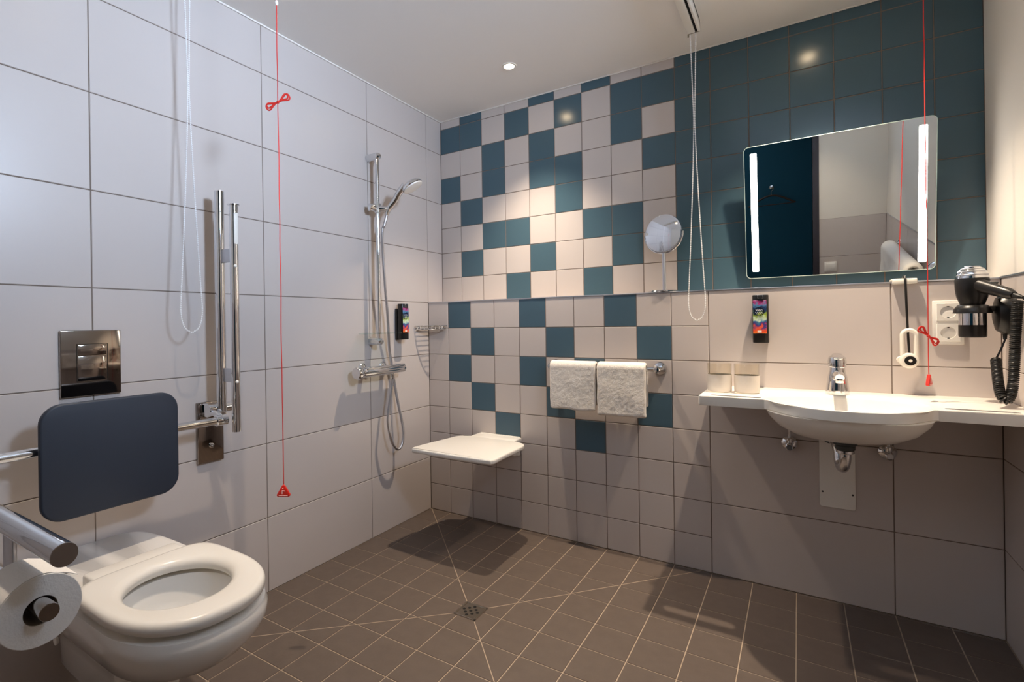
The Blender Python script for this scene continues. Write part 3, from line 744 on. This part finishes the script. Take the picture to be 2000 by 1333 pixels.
mb = MB(); mb.lathe([(0.024, -0.009), (0.027, -0.006), (0.027, 0.006), (0.022, 0.010), (0.018, 0.0105)], (cxh - 0.002, yh, 0.922), (0, -1, 0), 32); mb.lathe([(0.010, -0.006), (0.012, 0.0), (0.010, 0.006)], (cxh - 0.024, yh, 0.925), (0, -1, 0), 20); obj('dial_housing', mb, M['cream_plastic'], hk)
mb = MB(); mb.lathe([(0.0165, 0.0100), (0.0160, 0.0125), (0.0055, 0.013)], (cxh + 0.001, yh, 0.922), (0, -1, 0), 28); dl = obj('dial', mb, M['black'], hk)
mb = MB(); mb.lathe([(0.0055, 0.0125), (0.005, 0.0142), (0.001, 0.0145)], (cxh + 0.001, yh, 0.922), (0, -1, 0), 20); obj('dial_centre', mb, M['cream_plastic'], dl)

# ------------------------------------------------------------------ double socket
sk = thing('double_socket', 'white double wall socket beside the hair dryer', 'socket', (2.240, 0, 1.054))
SX, SZ = 2.240, 1.054
mb = MB(); mb.box((SX - 0.040, -0.008, SZ - 0.0755), (SX + 0.040, -0.0003, SZ + 0.0755), 0.002, 2); obj('frame', mb, M['white_plastic'], sk)
for dz in (-0.0355, 0.0355):
    zc = SZ + dz
    mb = MB()
    angs = [2 * PI * k / 64 for k in range(64)]
    sq = [(0.030 * math.cos(t) / max(abs(math.cos(t)), abs(math.sin(t))), 0.030 * math.sin(t) / max(abs(math.cos(t)), abs(math.sin(t)))) for t in angs]
    P = lambda a, b, y: V((SX + a, y, zc + b))
    rings = [[P(a, b, -0.008) for a, b in sq], [P(a * .98, b * .98, -0.0105) for a, b in sq], [P(0.0205 * math.cos(t), 0.0205 * math.sin(t), -0.0105) for t in angs], [P(0.0195 * math.cos(t), 0.0195 * math.sin(t), -0.0025) for t in angs], [P(0.001 * math.cos(t), 0.001 * math.sin(t), -0.0025) for t in angs]]
    mb.loft(rings, True, False, True); ins = obj('socket_insert', mb, M['white_plastic'], sk, smooth=30)
    mb = MB()
    for dx in (-0.0095, 0.0095): mb.lathe([(0.0030, 0), (0.0030, 0.0006)], (SX + dx, -0.0026, zc), (0, -1, 0), 14)
    mb.lathe([(0.0014, 0), (0.0014, 0.0006)], (SX, -0.0026, zc), (0, -1, 0), 10)
    obj('contact_holes', mb, M['hole'], ins)
    for s in (-1, 1):
        mb = MB(); mb.box((SX - 0.003, -0.0095, zc + s * 0.0185 - 0.0015), (SX + 0.003, -0.003, zc + s * 0.0185 + 0.0015), 0.0005, 1); obj('earth_clip', mb, M['dark_grey'], ins)

# ------------------------------------------------------------------ hair dryer in its holder
HX, HY = 2.279, -0.11
hh = thing('hair_dryer_holder', 'black wall holder with ring and chrome sleeve for the hair dryer', 'dryer holder', (W, HY, 1.08))
mb = MB()
rings = []
for k, (rx, rz, x) in enumerate(((0.046, 0.060, W - 0.0005), (0.048, 0.062, W - 0.008), (0.046, 0.060, W - 0.024), (0.038, 0.050, W - 0.038), (0.020, 0.028, W - 0.044))):
    rings.append([V((x, HY + rx * math.cos(a), 1.082 + rz * math.sin(a) * (1.0 if math.sin(a) > 0 else 1.1))) for a in [2 * PI * i / 36 for i in range(36)]])
mb.loft(rings, True, True, True); obj('wall_base', mb, M['black'], hh)
mb = MB(); mb.lathe([(0.036, 0.0), (0.0465, 0.001), (0.0445, 0.014), (0.036, 0.026), (0.031, 0.028), (0.031, 0.0)], (HX, HY, 1.083), (0, 0, 1), 40, False, False)
mb.box((HX + 0.03, HY - 0.018, 1.088), (W - 0.03, HY + 0.018, 1.106), 0.005, 2); obj('ring', mb, M['black'], hh)
mb = MB(); mb.lathe([(0.0335, 0), (0.0335, 0.038), (0.0320, 0.038), (0.032, 0.0), (0.0335, 0)], (HX, HY, 1.046), (0, 0, 1), 40, False, False); obj('chrome_sleeve', mb, M['chrome'], hh, label='chrome sleeve')
mb = MB(); mb.lathe([(0.028, 0.0), (0.0325, 0.002), (0.0335, 0.006), (0.0335, 0.040), (0.030, 0.040)], (HX, HY, 1.006), (0, 0, 1), 40); obj('nozzle_cup', mb, M['black'], hh)
hdz = thing('hair_dryer', 'black hair dryer with chrome dome standing in the wall holder', 'hair dryer', (HX, HY, 1.11))
mb = MB(); mb.lathe([(0.028, 1.107), (0.031, 1.118), (0.037, 1.135), (0.0405, 1.160), (0.0415, 1.190), (0.0400, 1.196)], (HX, HY, 0), (0, 0, 1), 40); obj('body', mb, M['black'], hdz)
mb = MB(); mb.lathe([(0.0400, 1.196)] + [(0.0400 * math.cos(PI / 2 * k / 12), 1.196 + 0.042 * math.sin(PI / 2 * k / 12)) for k in range(13)], (HX, HY, 0), (0, 0, 1), 40); dome = obj('dome', mb, M['chrome'], hdz, label='chrome intake dome')
for k in range(4):
    a = math.radians(14 + 16 * k); r = 0.0405 * math.cos(a); zz = 1.196 + 0.042 * math.sin(a)
    mb = MB(); mb.tube([(HX + r * math.cos(t), HY + r * math.sin(t), zz) for t in [2 * PI * i / 40 for i in range(22, 38)]], 0.0016, 6); obj('intake_fin', mb, M['chrome_brush'], dome)
he = V((2.345, -0.225, 1.135)); h0 = V((HX + 0.01, HY - 0.025, 1.172))
mb = MB()
fr = (he - h0).normalized(); rgs = []
side = fr.cross(V((0, 0, 1))).normalized(); up = side.cross(fr)
for t, a, b in ((0, 0.021, 0.022), (0.25, 0.019, 0.020), (0.6, 0.017, 0.018), (0.88, 0.015, 0.016), (1.0, 0.010, 0.011)):
    c = h0 + (he - h0) * t
    rgs.append([c + side * a * math.cos(x) + up * b * math.sin(x) for x in [2 * PI * i / 28 for i in range(28)]])
mb.loft(rgs, True, True, True); hdl = obj('handle', mb, M['black'], hdz)
mb = MB(); c = h0 + (he - h0) * 0.35 + up * 0.018 - side * 0.004; mb.box(c - V((0.010, 0.006, 0.003)), c + V((0.010, 0.006, 0.003)), 0.002); obj('switch', mb, M['dark_grey'], hdl)
mb = MB(); mb.tube([he, he + fr * 0.014, he + fr * 0.026], [0.008, 0.007, 0.004], 16); obj('cord_sleeve', mb, M['black_rubber'], hdl)
p0 = he + fr * 0.026
coil_c = smooth_path([(2.350, -0.238, 1.118), (2.349, -0.232, 1.085), (2.348, -0.225, 1.04), (2.345, -0.222, 0.95), (2.340, -0.228, 0.875), (2.330, -0.240, 0.835), (2.320, -0.246, 0.824), (2.311, -0.244, 0.834), (2.310, -0.225, 0.865), (2.318, -0.175, 0.910), (2.323, -0.145, 0.938)], 40)
fr_ = frames(coil_c); L = [0]
for a, b in zip(coil_c, coil_c[1:]): L.append(L[-1] + (b - a).length)
hel = []; pitch = 0.0058; R = 0.0105; per = 12; S = L[-1]; N = int(S / pitch * per); j = 0
for i in range(N + 1):
    s = S * i / N
    while j < len(L) - 2 and L[j + 1] < s: j += 1
    t = (s - L[j]) / max(L[j + 1] - L[j], 1e-9); c = coil_c[j].lerp(coil_c[j + 1], t); u = fr_[j][1].lerp(fr_[j + 1][1], t); w = fr_[j][2].lerp(fr_[j + 1][2], t)
    a = 2 * PI * s / pitch; hel.append(c + u * R * math.cos(a) + w * R * math.sin(a))
wire = [p0, p0 + V((0.004, -0.004, -0.012))] + hel + [V((2.325, -0.14, 0.940)), V((2.338, -0.130, 0.968)), V((2.350, -0.118, 0.996)), V((2.352, -0.112, 1.02))]
mb = MB(); mb.tube(wire, 0.0026, 7); obj('coiled_cord', mb, M['black_rubber'], hdz)
mb = MB(); mb.tube([(2.352, -0.112, 1.035), (2.352, -0.112, 1.000)], [0.007, 0.0045], 14); obj('cord_sleeve', mb, M['black_rubber'], hh)

# ------------------------------------------------------------------ washbasin
BZ, BT = 0.800, 0.034
half = [(0.222, -0.360), (0.205, -0.374), (0.180, -0.410), (0.150, -0.452), (0.110, -0.486), (0.060, -0.508), (0.0, -0.515)]
BX = 1.930
front = [(1.500, -0.360)] + [(BX - a, b) for a, b in half] + [(BX + a, b) for a, b in reversed(half[:-1])] + [(W - 0.001, -0.360)]
fs = [(1.500, 0.0), (1.500, -0.180)] + [front[0]]
mid = smooth_path([(a, b, 0) for a, b in front[1:-1]], 6)
outline = [(1.500, -0.0), (1.500, -0.12), (1.500, -0.24), (1.500, -0.352), (1.504, -0.358), (1.510, -0.360), (1.58, -0.360), (1.65, -0.360)] + [(p.x, p.y) for p in mid] + [(2.22, -0.360), (2.30, -0.360), (W - 0.001, -0.360), (W - 0.001, -0.24), (W - 0.001, -0.12), (W - 0.001, 0.0), (2.22, 0.0), (2.08, 0.0), (1.93, 0.0), (1.78, 0.0), (1.64, 0.0)]
bc = V((BX, -0.285))
def bowl_pt(p, a, bf, bb, e=2.4, c=bc):
    d = V(p) - c; ang = math.atan2(d.y, d.x); cs, sn = math.cos(ang), math.sin(ang)
    b = bf if sn < 0 else bb
    r = (abs(cs / a) ** e + abs(sn / b) ** e) ** (-1 / e)
    return c + V((cs, sn)) * r
wb = thing('washbasin', 'white wall-hung washbasin with wide side shelves and grip slots', 'washbasin', (BX, 0, BZ))
mb = MB()
def ring2(f, z): return [V((*f(p), z)) for p in outline]
def inset(p, k):
    d = V(p) - bc; return V(p) - d.normalized() * k
rings = [ring2(lambda p: bowl_pt(p, 0.02, 0.02, 0.02), 0.705), ring2(lambda p: bowl_pt(p, 0.10, 0.09, 0.06), 0.709), ring2(lambda p: bowl_pt(p, 0.165, 0.155, 0.10), 0.727), ring2(lambda p: bowl_pt(p, 0.198, 0.190, 0.128), 0.760),
         ring2(lambda p: bowl_pt(p, 0.210, 0.203, 0.140), 0.788), ring2(lambda p: bowl_pt(p, 0.215, 0.209, 0.146), 0.7965), ring2(lambda p: bowl_pt(p, 0.220, 0.214, 0.152), BZ - 0.0004),
         ring2(lambda p: inset(p, 0.004), BZ), ring2(lambda p: inset(p, 0.001), BZ - 0.001), ring2(lambda p: V(p), BZ - 0.004), ring2(lambda p: V(p), BZ - BT + 0.003), ring2(lambda p: inset(p, 0.003), BZ - BT),
         ring2(lambda p: bowl_pt(p, 0.222, 0.222, 0.20), BZ - BT - 0.0005), ring2(lambda p: bowl_pt(p, 0.212, 0.214, 0.190), 0.745), ring2(lambda p: bowl_pt(p, 0.186, 0.190, 0.172), 0.716), ring2(lambda p: bowl_pt(p, 0.145, 0.145, 0.14), 0.692), ring2(lambda p: bowl_pt(p, 0.09, 0.09, 0.09), 0.678), ring2(lambda p: bowl_pt(p, 0.03, 0.03, 0.03), 0.674)]
mb.loft(rings, True, True, True)
bas = obj('basin', mb, M['mineral'], wb, smooth=40)
ct = MB()
for xm in (1.617, 2.252):
    ct.prism(rrect(0.160, 0.026, 0.0125, 6, xm, -0.322), (0, 0, 0.74), (1, 0, 0), (0, 1, 0), 0.08)
boolean_cut(bas, ct)
mb = MB(); mb.lathe([(0.020, 0), (0.022, 0.002), (0.016, 0.004), (0.002, 0.005)], (BX, -0.285, 0.705), (0, 0, 1), 28); obj('drain_plug', mb, M['chrome'], wb)

# siphon
sp = thing('siphon', 'chrome drain trap with dark collar under the washbasin', 'drain trap', (BX, -0.25, 0.65))
SXc, SYc = 1.936, -0.245
mb = MB(); mb.lathe([(0.040, 0.676), (0.040, 0.672), (0.034, 0.668), (0.034, 0.650), (0.028, 0.646), (0.028, 0.634), (0.02, 0.630)], (SXc, SYc, 0), (0, 0, 1), 32); obj('collar', mb, M['dark_grey'], sp, label='dark grey plastic collar')
mb = MB(); mb.lathe([(0.024, 0.632), (0.026, 0.630), (0.026, 0.622), (0.020, 0.618)], (SXc, SYc, 0), (0, 0, 1), 28)
tp = smooth_path([(SXc, SYc, 0.625), (SXc, SYc, 0.600), (SXc - 0.004, SYc + 0.012, 0.572), (SXc - 0.008, SYc + 0.036, 0.562), (SXc - 0.012, SYc + 0.060, 0.575), (SXc - 0.014, SYc + 0.070, 0.605), (SXc - 0.018, SYc + 0.090, 0.626), (SXc - 0.024, SYc + 0.15, 0.630), (SXc - 0.03, -0.010, 0.630)], 6)
mb.tube(tp, 0.0165, 20); obj('trap_pipe', mb, M['chrome'], sp)
mb = MB(); mb.lathe([(0.030, 0.0), (0.030, 0.005), (0.018, 0.010)], (SXc - 0.03, -0.006, 0.630), (0, -1, 0), 28); obj('wall_collar', mb, M['dark_grey'], sp)
cp = thing('cover_plate', 'tall white cover plate on back wall under the washbasin', 'cover plate', (1.925, 0, 0.50))
mb = MB(); mb.prism(rrect(0.110, 0.320, 0.008, 5, 1.925, 0.517), (0, -0.0004, 0), (1, 0, 0), (0, 0, 1), 0.005, 0.001, 1); obj('panel', mb, M['white_plastic'], cp)
for xx, zz in ((1.879, 0.414), (1.971, 0.414)):
    mb = MB(); mb.lathe([(0.0035, 0), (0.0035, 0.0012), (0.001, 0.0014)], (xx, -0.0052, zz), (0, -1, 0), 14); obj('screw', mb, M['dark_grey'], cp)

# angle valves
def valve(loc, label):
    t = thing('angle_valve', label, 'valve', loc, 'angle valves under the washbasin'); x, y, z = loc
    mb = MB(); mb.lathe([(0.028, 0.0005), (0.0275, 0.006), (0.020, 0.014), (0.011, 0.017)], (x, 0, z), (0, -1, 0), 28); obj('rosette', mb, M['chrome'], t)
    mb = MB(); mb.lathe([(0.011, 0.012), (0.0115, 0.040), (0.009, 0.046)], (x, 0, z), (0, -1, 0), 20); mb.lathe([(0.010, 0.0), (0.011, 0.002), (0.011, 0.018), (0.007, 0.022)], (x, -0.032, z + 0.006), (0, 0, 1), 18); obj('valve_body', mb, M['chrome'], t)
    mb = MB(); mb.lathe([(0.012, 0.046), (0.0135, 0.048), (0.0135, 0.060), (0.010, 0.063)], (x, 0, z - 0.004), (0, -1, 0), 10); obj('turn_knob', mb, M['chrome'], t)
    mb = MB(); mb.tube([(x, -0.032, z + 0.024), (x, -0.034, z + 0.07), (x, -0.05, z + 0.125)], 0.005, 12); obj('supply_pipe', mb, M['chrome'], t)
    return t
va = valve((1.774, 0.0, 0.585), 'chrome angle valve under the washbasin, between beige tiles and cover plate')
dup(va, (2.074, 0.0, 0.588), 'chrome angle valve under the washbasin, on the hair dryer side')

# tap
tp_ = thing('basin_tap', 'chrome single-lever mixer tap on the washbasin', 'tap', (1.925, -0.10, BZ))
TX, TYY = 1.925, -0.100
mb = MB()
rings = []
for rx, ry_, z in ((0.036, 0.031, 0.0005), (0.036, 0.031, 0.004), (0.0335, 0.030, 0.03), (0.0295, 0.027, 0.06), (0.0240, 0.024, 0.085), (0.0225, 0.0225, 0.098)):
    rings.append([V((TX + rx * math.cos(a), TYY + ry_ * math.sin(a), BZ + z)) for a in [2 * PI * k / 36 for k in range(36)]])
mb.loft(rings, True, True, True); obj('body', mb, M['chrome'], tp_)
mb = MB(); spp = smooth_path([(TX, TYY - 0.010, BZ + 0.062), (TX, TYY - 0.05, BZ + 0.073), (TX, TYY - 0.10, BZ + 0.076), (TX, TYY - 0.125, BZ + 0.070)], 6)
mb.tube(spp, [0.019 - 0.0055 * k / 18 for k in range(19)], 22); obj('spout', mb, M['chrome'], tp_)
mb = MB(); mb.lathe([(0.011, 0), (0.012, 0.002), (0.012, 0.012), (0.009, 0.013)], (TX, TYY - 0.117, BZ + 0.052), (0, 0, 1), 20); obj('aerator', mb, M['chrome'], tp_)
mb = MB(); mb.lathe([(0.025, 0.097), (0.0275, 0.100), (0.0285, 0.118), (0.0255, 0.133), (0.015, 0.142), (0.002, 0.145)], (TX, TYY, BZ), (0, 0, 1), 32); lv = obj('cartridge_cap', mb, M['chrome'], tp_)
mb = MB(); mb.prism(rrect(0.030, 0.090, 0.012, 6, 0, -0.035), (TX, TYY, BZ + 0.139), (1, 0, 0), (0, 1, 0.12), 0.008, 0.003, 2); obj('lever', mb, M['chrome'], lv)

# tumblers
def tumbler(loc, label):
    t = thing('tumbler', label, 'glass', loc, 'wrapped tumblers on the basin'); x, y, z = loc
    mb = MB(); r = 0.0405
    mb.lathe([(r - 0.004, 0.0005), (r - 0.001, 0.002), (r, 0.006), (r + 0.002, 0.107), (r + 0.001, 0.1085), (r - 0.0005, 0.107), (r - 0.003, 0.012), (r - 0.006, 0.009), (0.002, 0.008)], (x, y, z), (0, 0, 1), 48); obj('glass_body', mb, M['glass'], t, smooth=50)
    mb = MB(); mb.lathe([(r + 0.0006, 0.004), (r + 0.0018, 0.067), (r + 0.0024, 0.067), (r + 0.0012, 0.004), (r + 0.0006, 0.004)], (x, y, z), (0, 0, 1), 48, False, False); obj('paper_sleeve', mb, M['sleeve'], t, label='pale paper sleeve')
    return t
ta = tumbler((1.553, -0.205, BZ), 'drinking glass in paper sleeve on the basin shelf, farther from the tap')
dup(ta, (1.645, -0.205, BZ), 'drinking glass in paper sleeve on the basin shelf, nearer the tap')

# ------------------------------------------------------------------ red emergency cords
def bow(mb, c, u, v, s=1.0, r=0.0028):
    c, u, v = V(c), V(u), V(v)
    for a0, ln, wd in ((0, 0.050, 0.017), (0.14, 0.045, 0.013), (PI, 0.050, 0.016), (PI - 0.14, 0.046, 0.012)):
        d = u * math.cos(a0) + v * math.sin(a0); e = v * math.cos(a0) - u * math.sin(a0)
        pts = [c + (d * ln * (math.sin(t / 2) ** 0.9) + e * wd * math.sin(t) * math.sin(t / 2)) * s for t in [2 * PI * k / 20 for k in range(21)]]
        mb.tube(pts, r * s, 8)
    mb.sphere(c, 0.006 * s, 10, 8)
def emergency_cord(x, y, zbead, zbow, zpull, label, tilt, psize, face=(0.84, 0.545, 0)):
    t = thing('emergency_cord', label, 'pull cord', (x, y, H), 'red emergency pull cords')
    right = V((0.84, 0.545, 0)); tw = V((right.x, right.y, 0))
    mb = MB(); mb.lathe([(0.030, 0), (0.032, -0.004), (0.030, -0.020), (0.012, -0.026), (0.003, -0.028)], (x, y, H - 0.0005), (0, 0, 1), 28); obj('pull_switch', mb, M['white_plastic'], t)
    mb = MB(); pts = []
    n = 60
    for k in range(n + 1):
        z = H - 0.025 + (zpull - H + 0.025) * k / n
        pts.append((x + 0.0012 * noise.noise(V((z * 9, x, 0))), y + 0.0012 * noise.noise(V((z * 9, y, 4))), z))
    mb.tube(pts, 0.0014, 8); obj('cord', mb, M['red_cord'], t)
    mb = MB(); mb.sphere((x, y, zbead), 0.0055, 12, 8, (1, 1, 1.5)); obj('cord_joint', mb, M['bead'], t, label='white cord joint')
    mb = MB(); bow(mb, (x, y, zbow), tw * math.cos(tilt) + V((0, 0, 1)) * math.sin(tilt), V((0, 0, 1)) * math.cos(tilt) - tw * math.sin(tilt), psize); obj('bow_knot', mb, M['red_cord'], t)
    # triangular pull
    a = psize
    tri = []
    for (px, pz) in ((0, 0.0), (-0.031, -0.052), (0.031, -0.052)):
        tri.append(V((px * a, pz * a)))
    cen = sum(tri, V((0, 0))) / 3
    poly = []
    for i in range(3):
        p = tri[i]; d1 = (tri[i - 1] - p).normalized(); d2 = (tri[(i + 1) % 3] - p).normalized()
        poly += [p + d1 * 0.009 * a, p + (d1 + d2) * 0.0035 * a, p + d2 * 0.009 * a]
    o = V((x, y, zpull + 0.004)) ; fu = V(face).normalized(); fv = V((0, 0, 1)); w = fu.cross(fv)
    mb = MB(); mb.prism([(p.x, p.y) for p in poly], o - w * 0.006 * a, fu, fv, 0.012 * a, 0.003 * a, 2); pl = obj('pull_handle', mb, M['red'], t)
    mb = MB()
    q = lambda px, pz: o + fu * px * a + fv * pz * a + w * 0.0062 * a
    mb.sphere(q(-0.001, -0.019), 0.0026 * a, 8, 6)
    mb.tube([q(-0.003, -0.026), q(-0.004, -0.040)], 0.0022 * a, 6); mb.tube([q(-0.003, -0.027), q(0.007, -0.029)], 0.0016 * a, 6)
    mb.tube([q(-0.017, -0.0465), q(0.017, -0.0465)], 0.0016 * a, 6)
    obj('help_symbol', mb, M['pink_print'], pl)
    return t
emergency_cord(0.455, -1.352, 2.085, 1.775, 0.580, 'red emergency pull cord with triangle handle hanging by the left wall', math.radians(28), 0.80)
emergency_cord(2.163, -0.165, 2.262, 1.012, 0.888, 'red emergency pull cord with small handle hanging in front of the sockets', math.radians(-42), 0.80, (0.36, 0.94, 0))

# ------------------------------------------------------------------ ceiling shower blinds with bead chains
def bead_loop(mb, top, zb, wtop, wbot, axis, r=0.0026, step=0.0072):
    top, ax = V(top), V(axis).normalized(); zt = top.z; Lh = zt - zb
    def half(s):
        pts = []
        for k in range(141):
            t = k / 140; z = zt - Lh * t
            cross = wtop * (1 - t * 4) if t < 0.25 else 0
            wd = max(wtop * (1 - t / 0.3), 0) + wbot * (max(0, (t - 0.30) / 0.62)) ** 1.3 * (1 if t < 0.92 else math.sqrt(max(0, 1 - ((t - 0.92) / 0.08) ** 2)))
            pts.append(top + ax * s * (wd + 0.0018) - V((0, 0, Lh * t)))
        return pts
    a = half(1); b = half(-1); path = a + list(reversed(b))
    acc = 0; last = path[0]; mb.sphere(last, r, 7, 5)
    mb.tube(path, 0.0007, 5)
    for p in path[1:]:
        seg = (p - last).length
        while acc + seg >= step:
            last = last + (p - last).normalized() * (step - acc); seg = (p - last).length; acc = 0; mb.sphere(last, r, 7, 5, (1, 1, 1.25))
        acc += seg; last = p
bl = thing('shower_blind', 'white ceiling blind cassette over the shower with bead chain by the mirror side', 'shower blind', (1.463, -0.75, H), 'ceiling shower blinds')
mb = MB(); mb.box((1.440, -1.40, H - 0.048), (1.470, -0.105, H - 0.0005), 0.003, 2); mb.box((1.479, -1.40, H - 0.048), (1.488, -0.105, H - 0.0005), 0.002, 1); mb.box((1.440, -1.40, H - 0.012), (1.488, -0.105, H - 0.0005)); obj('cassette', mb, M['white_plastic'], bl)
mb = MB(); mb.box((1.4705, -1.39, H - 0.044), (1.4785, -0.108, H - 0.013)); obj('slot', mb, M['hole'], bl)
mb = MB(); mb.box((1.441, -0.104, H - 0.047), (1.487, -0.098, H - 0.001), 0.002); mb.tube([(1.443, -0.101, H - 0.046), (1.443, -0.101, H - 0.058)], 0.003, 8); obj('end_bracket', mb, M['steel'], bl)
mb = MB(); bead_loop(mb, (1.461, -0.101, H - 0.045), 1.074, 0.009, 0.030, (1, 0, 0)); obj('bead_chain', mb, M['bead'], bl, label='white bead pull chain')
bl2 = thing('shower_blind', 'ceiling blind cassette whose white bead chain hangs beside the folded grab rail', 'shower blind', (0.75, -1.44, H), 'ceiling shower blinds')
mb = MB(); mb.box((0.06, -1.465, H - 0.048), (1.42, -1.435, H - 0.0005), 0.003, 2); mb.box((0.06, -1.426, H - 0.048), (1.42, -1.417, H - 0.0005), 0.002, 1); mb.box((0.06, -1.465, H - 0.012), (1.42, -1.417, H - 0.0005)); obj('cassette', mb, M['white_plastic'], bl2)
mb = MB(); mb.box((0.062, -1.4345, H - 0.044), (1.41, -1.4265, H - 0.013)); obj('slot', mb, M['hole'], bl2)
mb = MB(); bead_loop(mb, (0.10, -1.438, H - 0.045), 1.058, 0.008, 0.034, (0, 1, 0)); obj('bead_chain', mb, M['bead'], bl2, label='white bead pull chain')

# ------------------------------------------------------------------ downlights
def downlight(loc, label):
    t = thing('downlight', label, 'ceiling light', loc, 'recessed ceiling spotlights'); x, y, z = loc
    mb = MB(); mb.lathe([(0.024, -0.0005), (0.024, -0.003), (0.034, -0.0035), (0.0355, -0.002), (0.0355, -0.0002)], (x, y, z), (0, 0, 1), 40, False, False); obj('trim_ring', mb, M['white_plastic'], t)
    mb = MB(); mb.lathe([(0.024, -0.001), (0.024, -0.0022), (0.001, -0.0028)], (x, y, z), (0, 0, 1), 32); obj('lens', mb, M['bulb'], t, label='glowing warm lens')
    return t
LP = [((0.668, -0.215), 'recessed ceiling spotlight above the shower seat'), ((1.862, -0.215), 'recessed ceiling spotlight above the washbasin, reflected in the teal tiles'),
      ((0.64, -1.64), 'recessed ceiling spotlight above the toilet'), ((1.95, -2.02), 'added ceiling spotlight near the doorway, brightening the near wall')]  # doorway spotlight is unseen, added to brighten the near wall
d0 = downlight((LP[0][0][0], LP[0][0][1], H), LP[0][1])
for (p, lab) in LP[1:]: dup(d0, (p[0], p[1], H), lab)
POW = [(118, 89), (165, 82), (82, 66), (40, 70)]
for (p, lab), (w, ang) in zip(LP, POW):
    l = bpy.data.lights.new('spot_lamp', 'SPOT'); l.energy = w; l.color = (1.0, 0.82, 0.63); l.spot_size = math.radians(ang); l.spot_blend = 1.0; l.shadow_soft_size = 0.018
    o = bpy.data.objects.new('spot_lamp', l); COL.objects.link(o); o.location = (p[0], p[1], H - 0.012)

# ------------------------------------------------------------------ near wall switch, corridor hanger
sw = thing('light_switch', 'white light switch by the doorway, seen in the mirror', 'switch', (2.03, YN, 0.82))
mb = MB(); mb.box((1.990, YN + 0.0005, 0.780), (2.070, YN + 0.009, 0.860), 0.002, 2); obj('frame', mb, M['white_plastic'], sw)
mb = MB(); mb.box((2.003, YN + 0.008, 0.793), (2.057, YN + 0.013, 0.847), 0.002, 2); obj('rocker', mb, M['white_plastic'], sw)
hg = thing('coat_hanger', 'dark coat hanger in the teal corridor, seen in the mirror', 'hanger', (1.62, CY + 0.10, 1.42))
hx, hy, hz = 1.60, CY + 0.10, 1.36
mb = MB(); mb.tube(smooth_path([(hx - 0.20, hy, hz - 0.08), (hx - 0.08, hy, hz - 0.01), (hx, hy, hz + 0.01), (hx + 0.08, hy, hz - 0.01), (hx + 0.20, hy, hz - 0.08)], 6), 0.009, 10); mb.tube([(hx - 0.20, hy, hz - 0.08), (hx + 0.20, hy, hz - 0.08)], 0.005, 8); obj('shoulder_bar', mb, M['wood'], hg)
mb = MB(); mb.tube(smooth_path([(hx, hy, hz + 0.01), (hx, hy, hz + 0.05), (hx + 0.02, hy, hz + 0.075), (hx + 0.0, hy, hz + 0.098), (hx - 0.02, hy, hz + 0.08)], 6), 0.0025, 8); obj('hook', mb, M['steel'], hg)
mb = MB(); mb.tube([(hx, CY + 0.001, hz + 0.085), (hx, hy + 0.03, hz + 0.085)], 0.006, 12); mb.lathe([(0.02, 0), (0.02, 0.006), (0.006, 0.01)], (hx, CY + 0.0005, hz + 0.085), (0, 1, 0), 18)
tag(obj('coat_peg', mb, M['chrome'], loc=(hx, CY, hz + 0.085)), 'metal coat peg on the teal corridor wall', 'peg')

# ------------------------------------------------------------------ added dim corridor light and world
l = bpy.data.lights.new('corridor_light', 'AREA'); l.energy = 6; l.color = (0.86, 0.92, 1.0); l.shape = 'RECTANGLE'; l.size = 0.9; l.size_y = 0.5
o = bpy.data.objects.new('corridor_light', l); COL.objects.link(o); o.location = (0.6, -3.0, 2.38)
wd = bpy.data.worlds.new('World'); SC.world = wd; wd.use_nodes = True
wd.node_tree.nodes['Background'].inputs[0].default_value = (0.75, 0.82, 1.0, 1); wd.node_tree.nodes['Background'].inputs[1].default_value = 0.05

# ------------------------------------------------------------------ camera (2000 x 1333 frame)
f, cxp, cyp, yaw, roll = 994.40, 913.12, 632.56, -0.5762, -0.0147
cam = bpy.data.cameras.new('camera'); co = bpy.data.objects.new('camera', cam); COL.objects.link(co)
cam.sensor_fit = 'HORIZONTAL'; cam.sensor_width = 36; cam.lens = f * 36 / 2000; cam.clip_start = 0.02
cam.shift_x = (1000 - cxp) / 2000; cam.shift_y = (cyp - 666.5) / 2000
Fv = V((math.sin(yaw), math.cos(yaw), 0)); Rv = V((math.cos(yaw), -math.sin(yaw), 0)); Uv = V((0, 0, 1))
R2 = Rv * math.cos(roll) + Uv * math.sin(roll); U2 = -Rv * math.sin(roll) + Uv * math.cos(roll)
co.matrix_world = Matrix(((R2.x, U2.x, -Fv.x, 1.8093), (R2.y, U2.y, -Fv.y, -2.3683), (R2.z, U2.z, -Fv.z, 1.0741), (0, 0, 0, 1)))
SC.camera = co
SC.view_settings.view_transform = 'Standard'; SC.view_settings.look = 'None'; SC.view_settings.gamma = 1; SC.view_settings.use_curve_mapping = False
SC.view_settings.exposure = 0.0
SC.cycles.max_bounces = 10; SC.cycles.glossy_bounces = 6; SC.cycles.diffuse_bounces = 6; SC.cycles.transmission_bounces = 8
SC.cycles.caustics_reflective = False; SC.cycles.caustics_refractive = False
SC.cycles.sample_clamp_indirect = 6.0
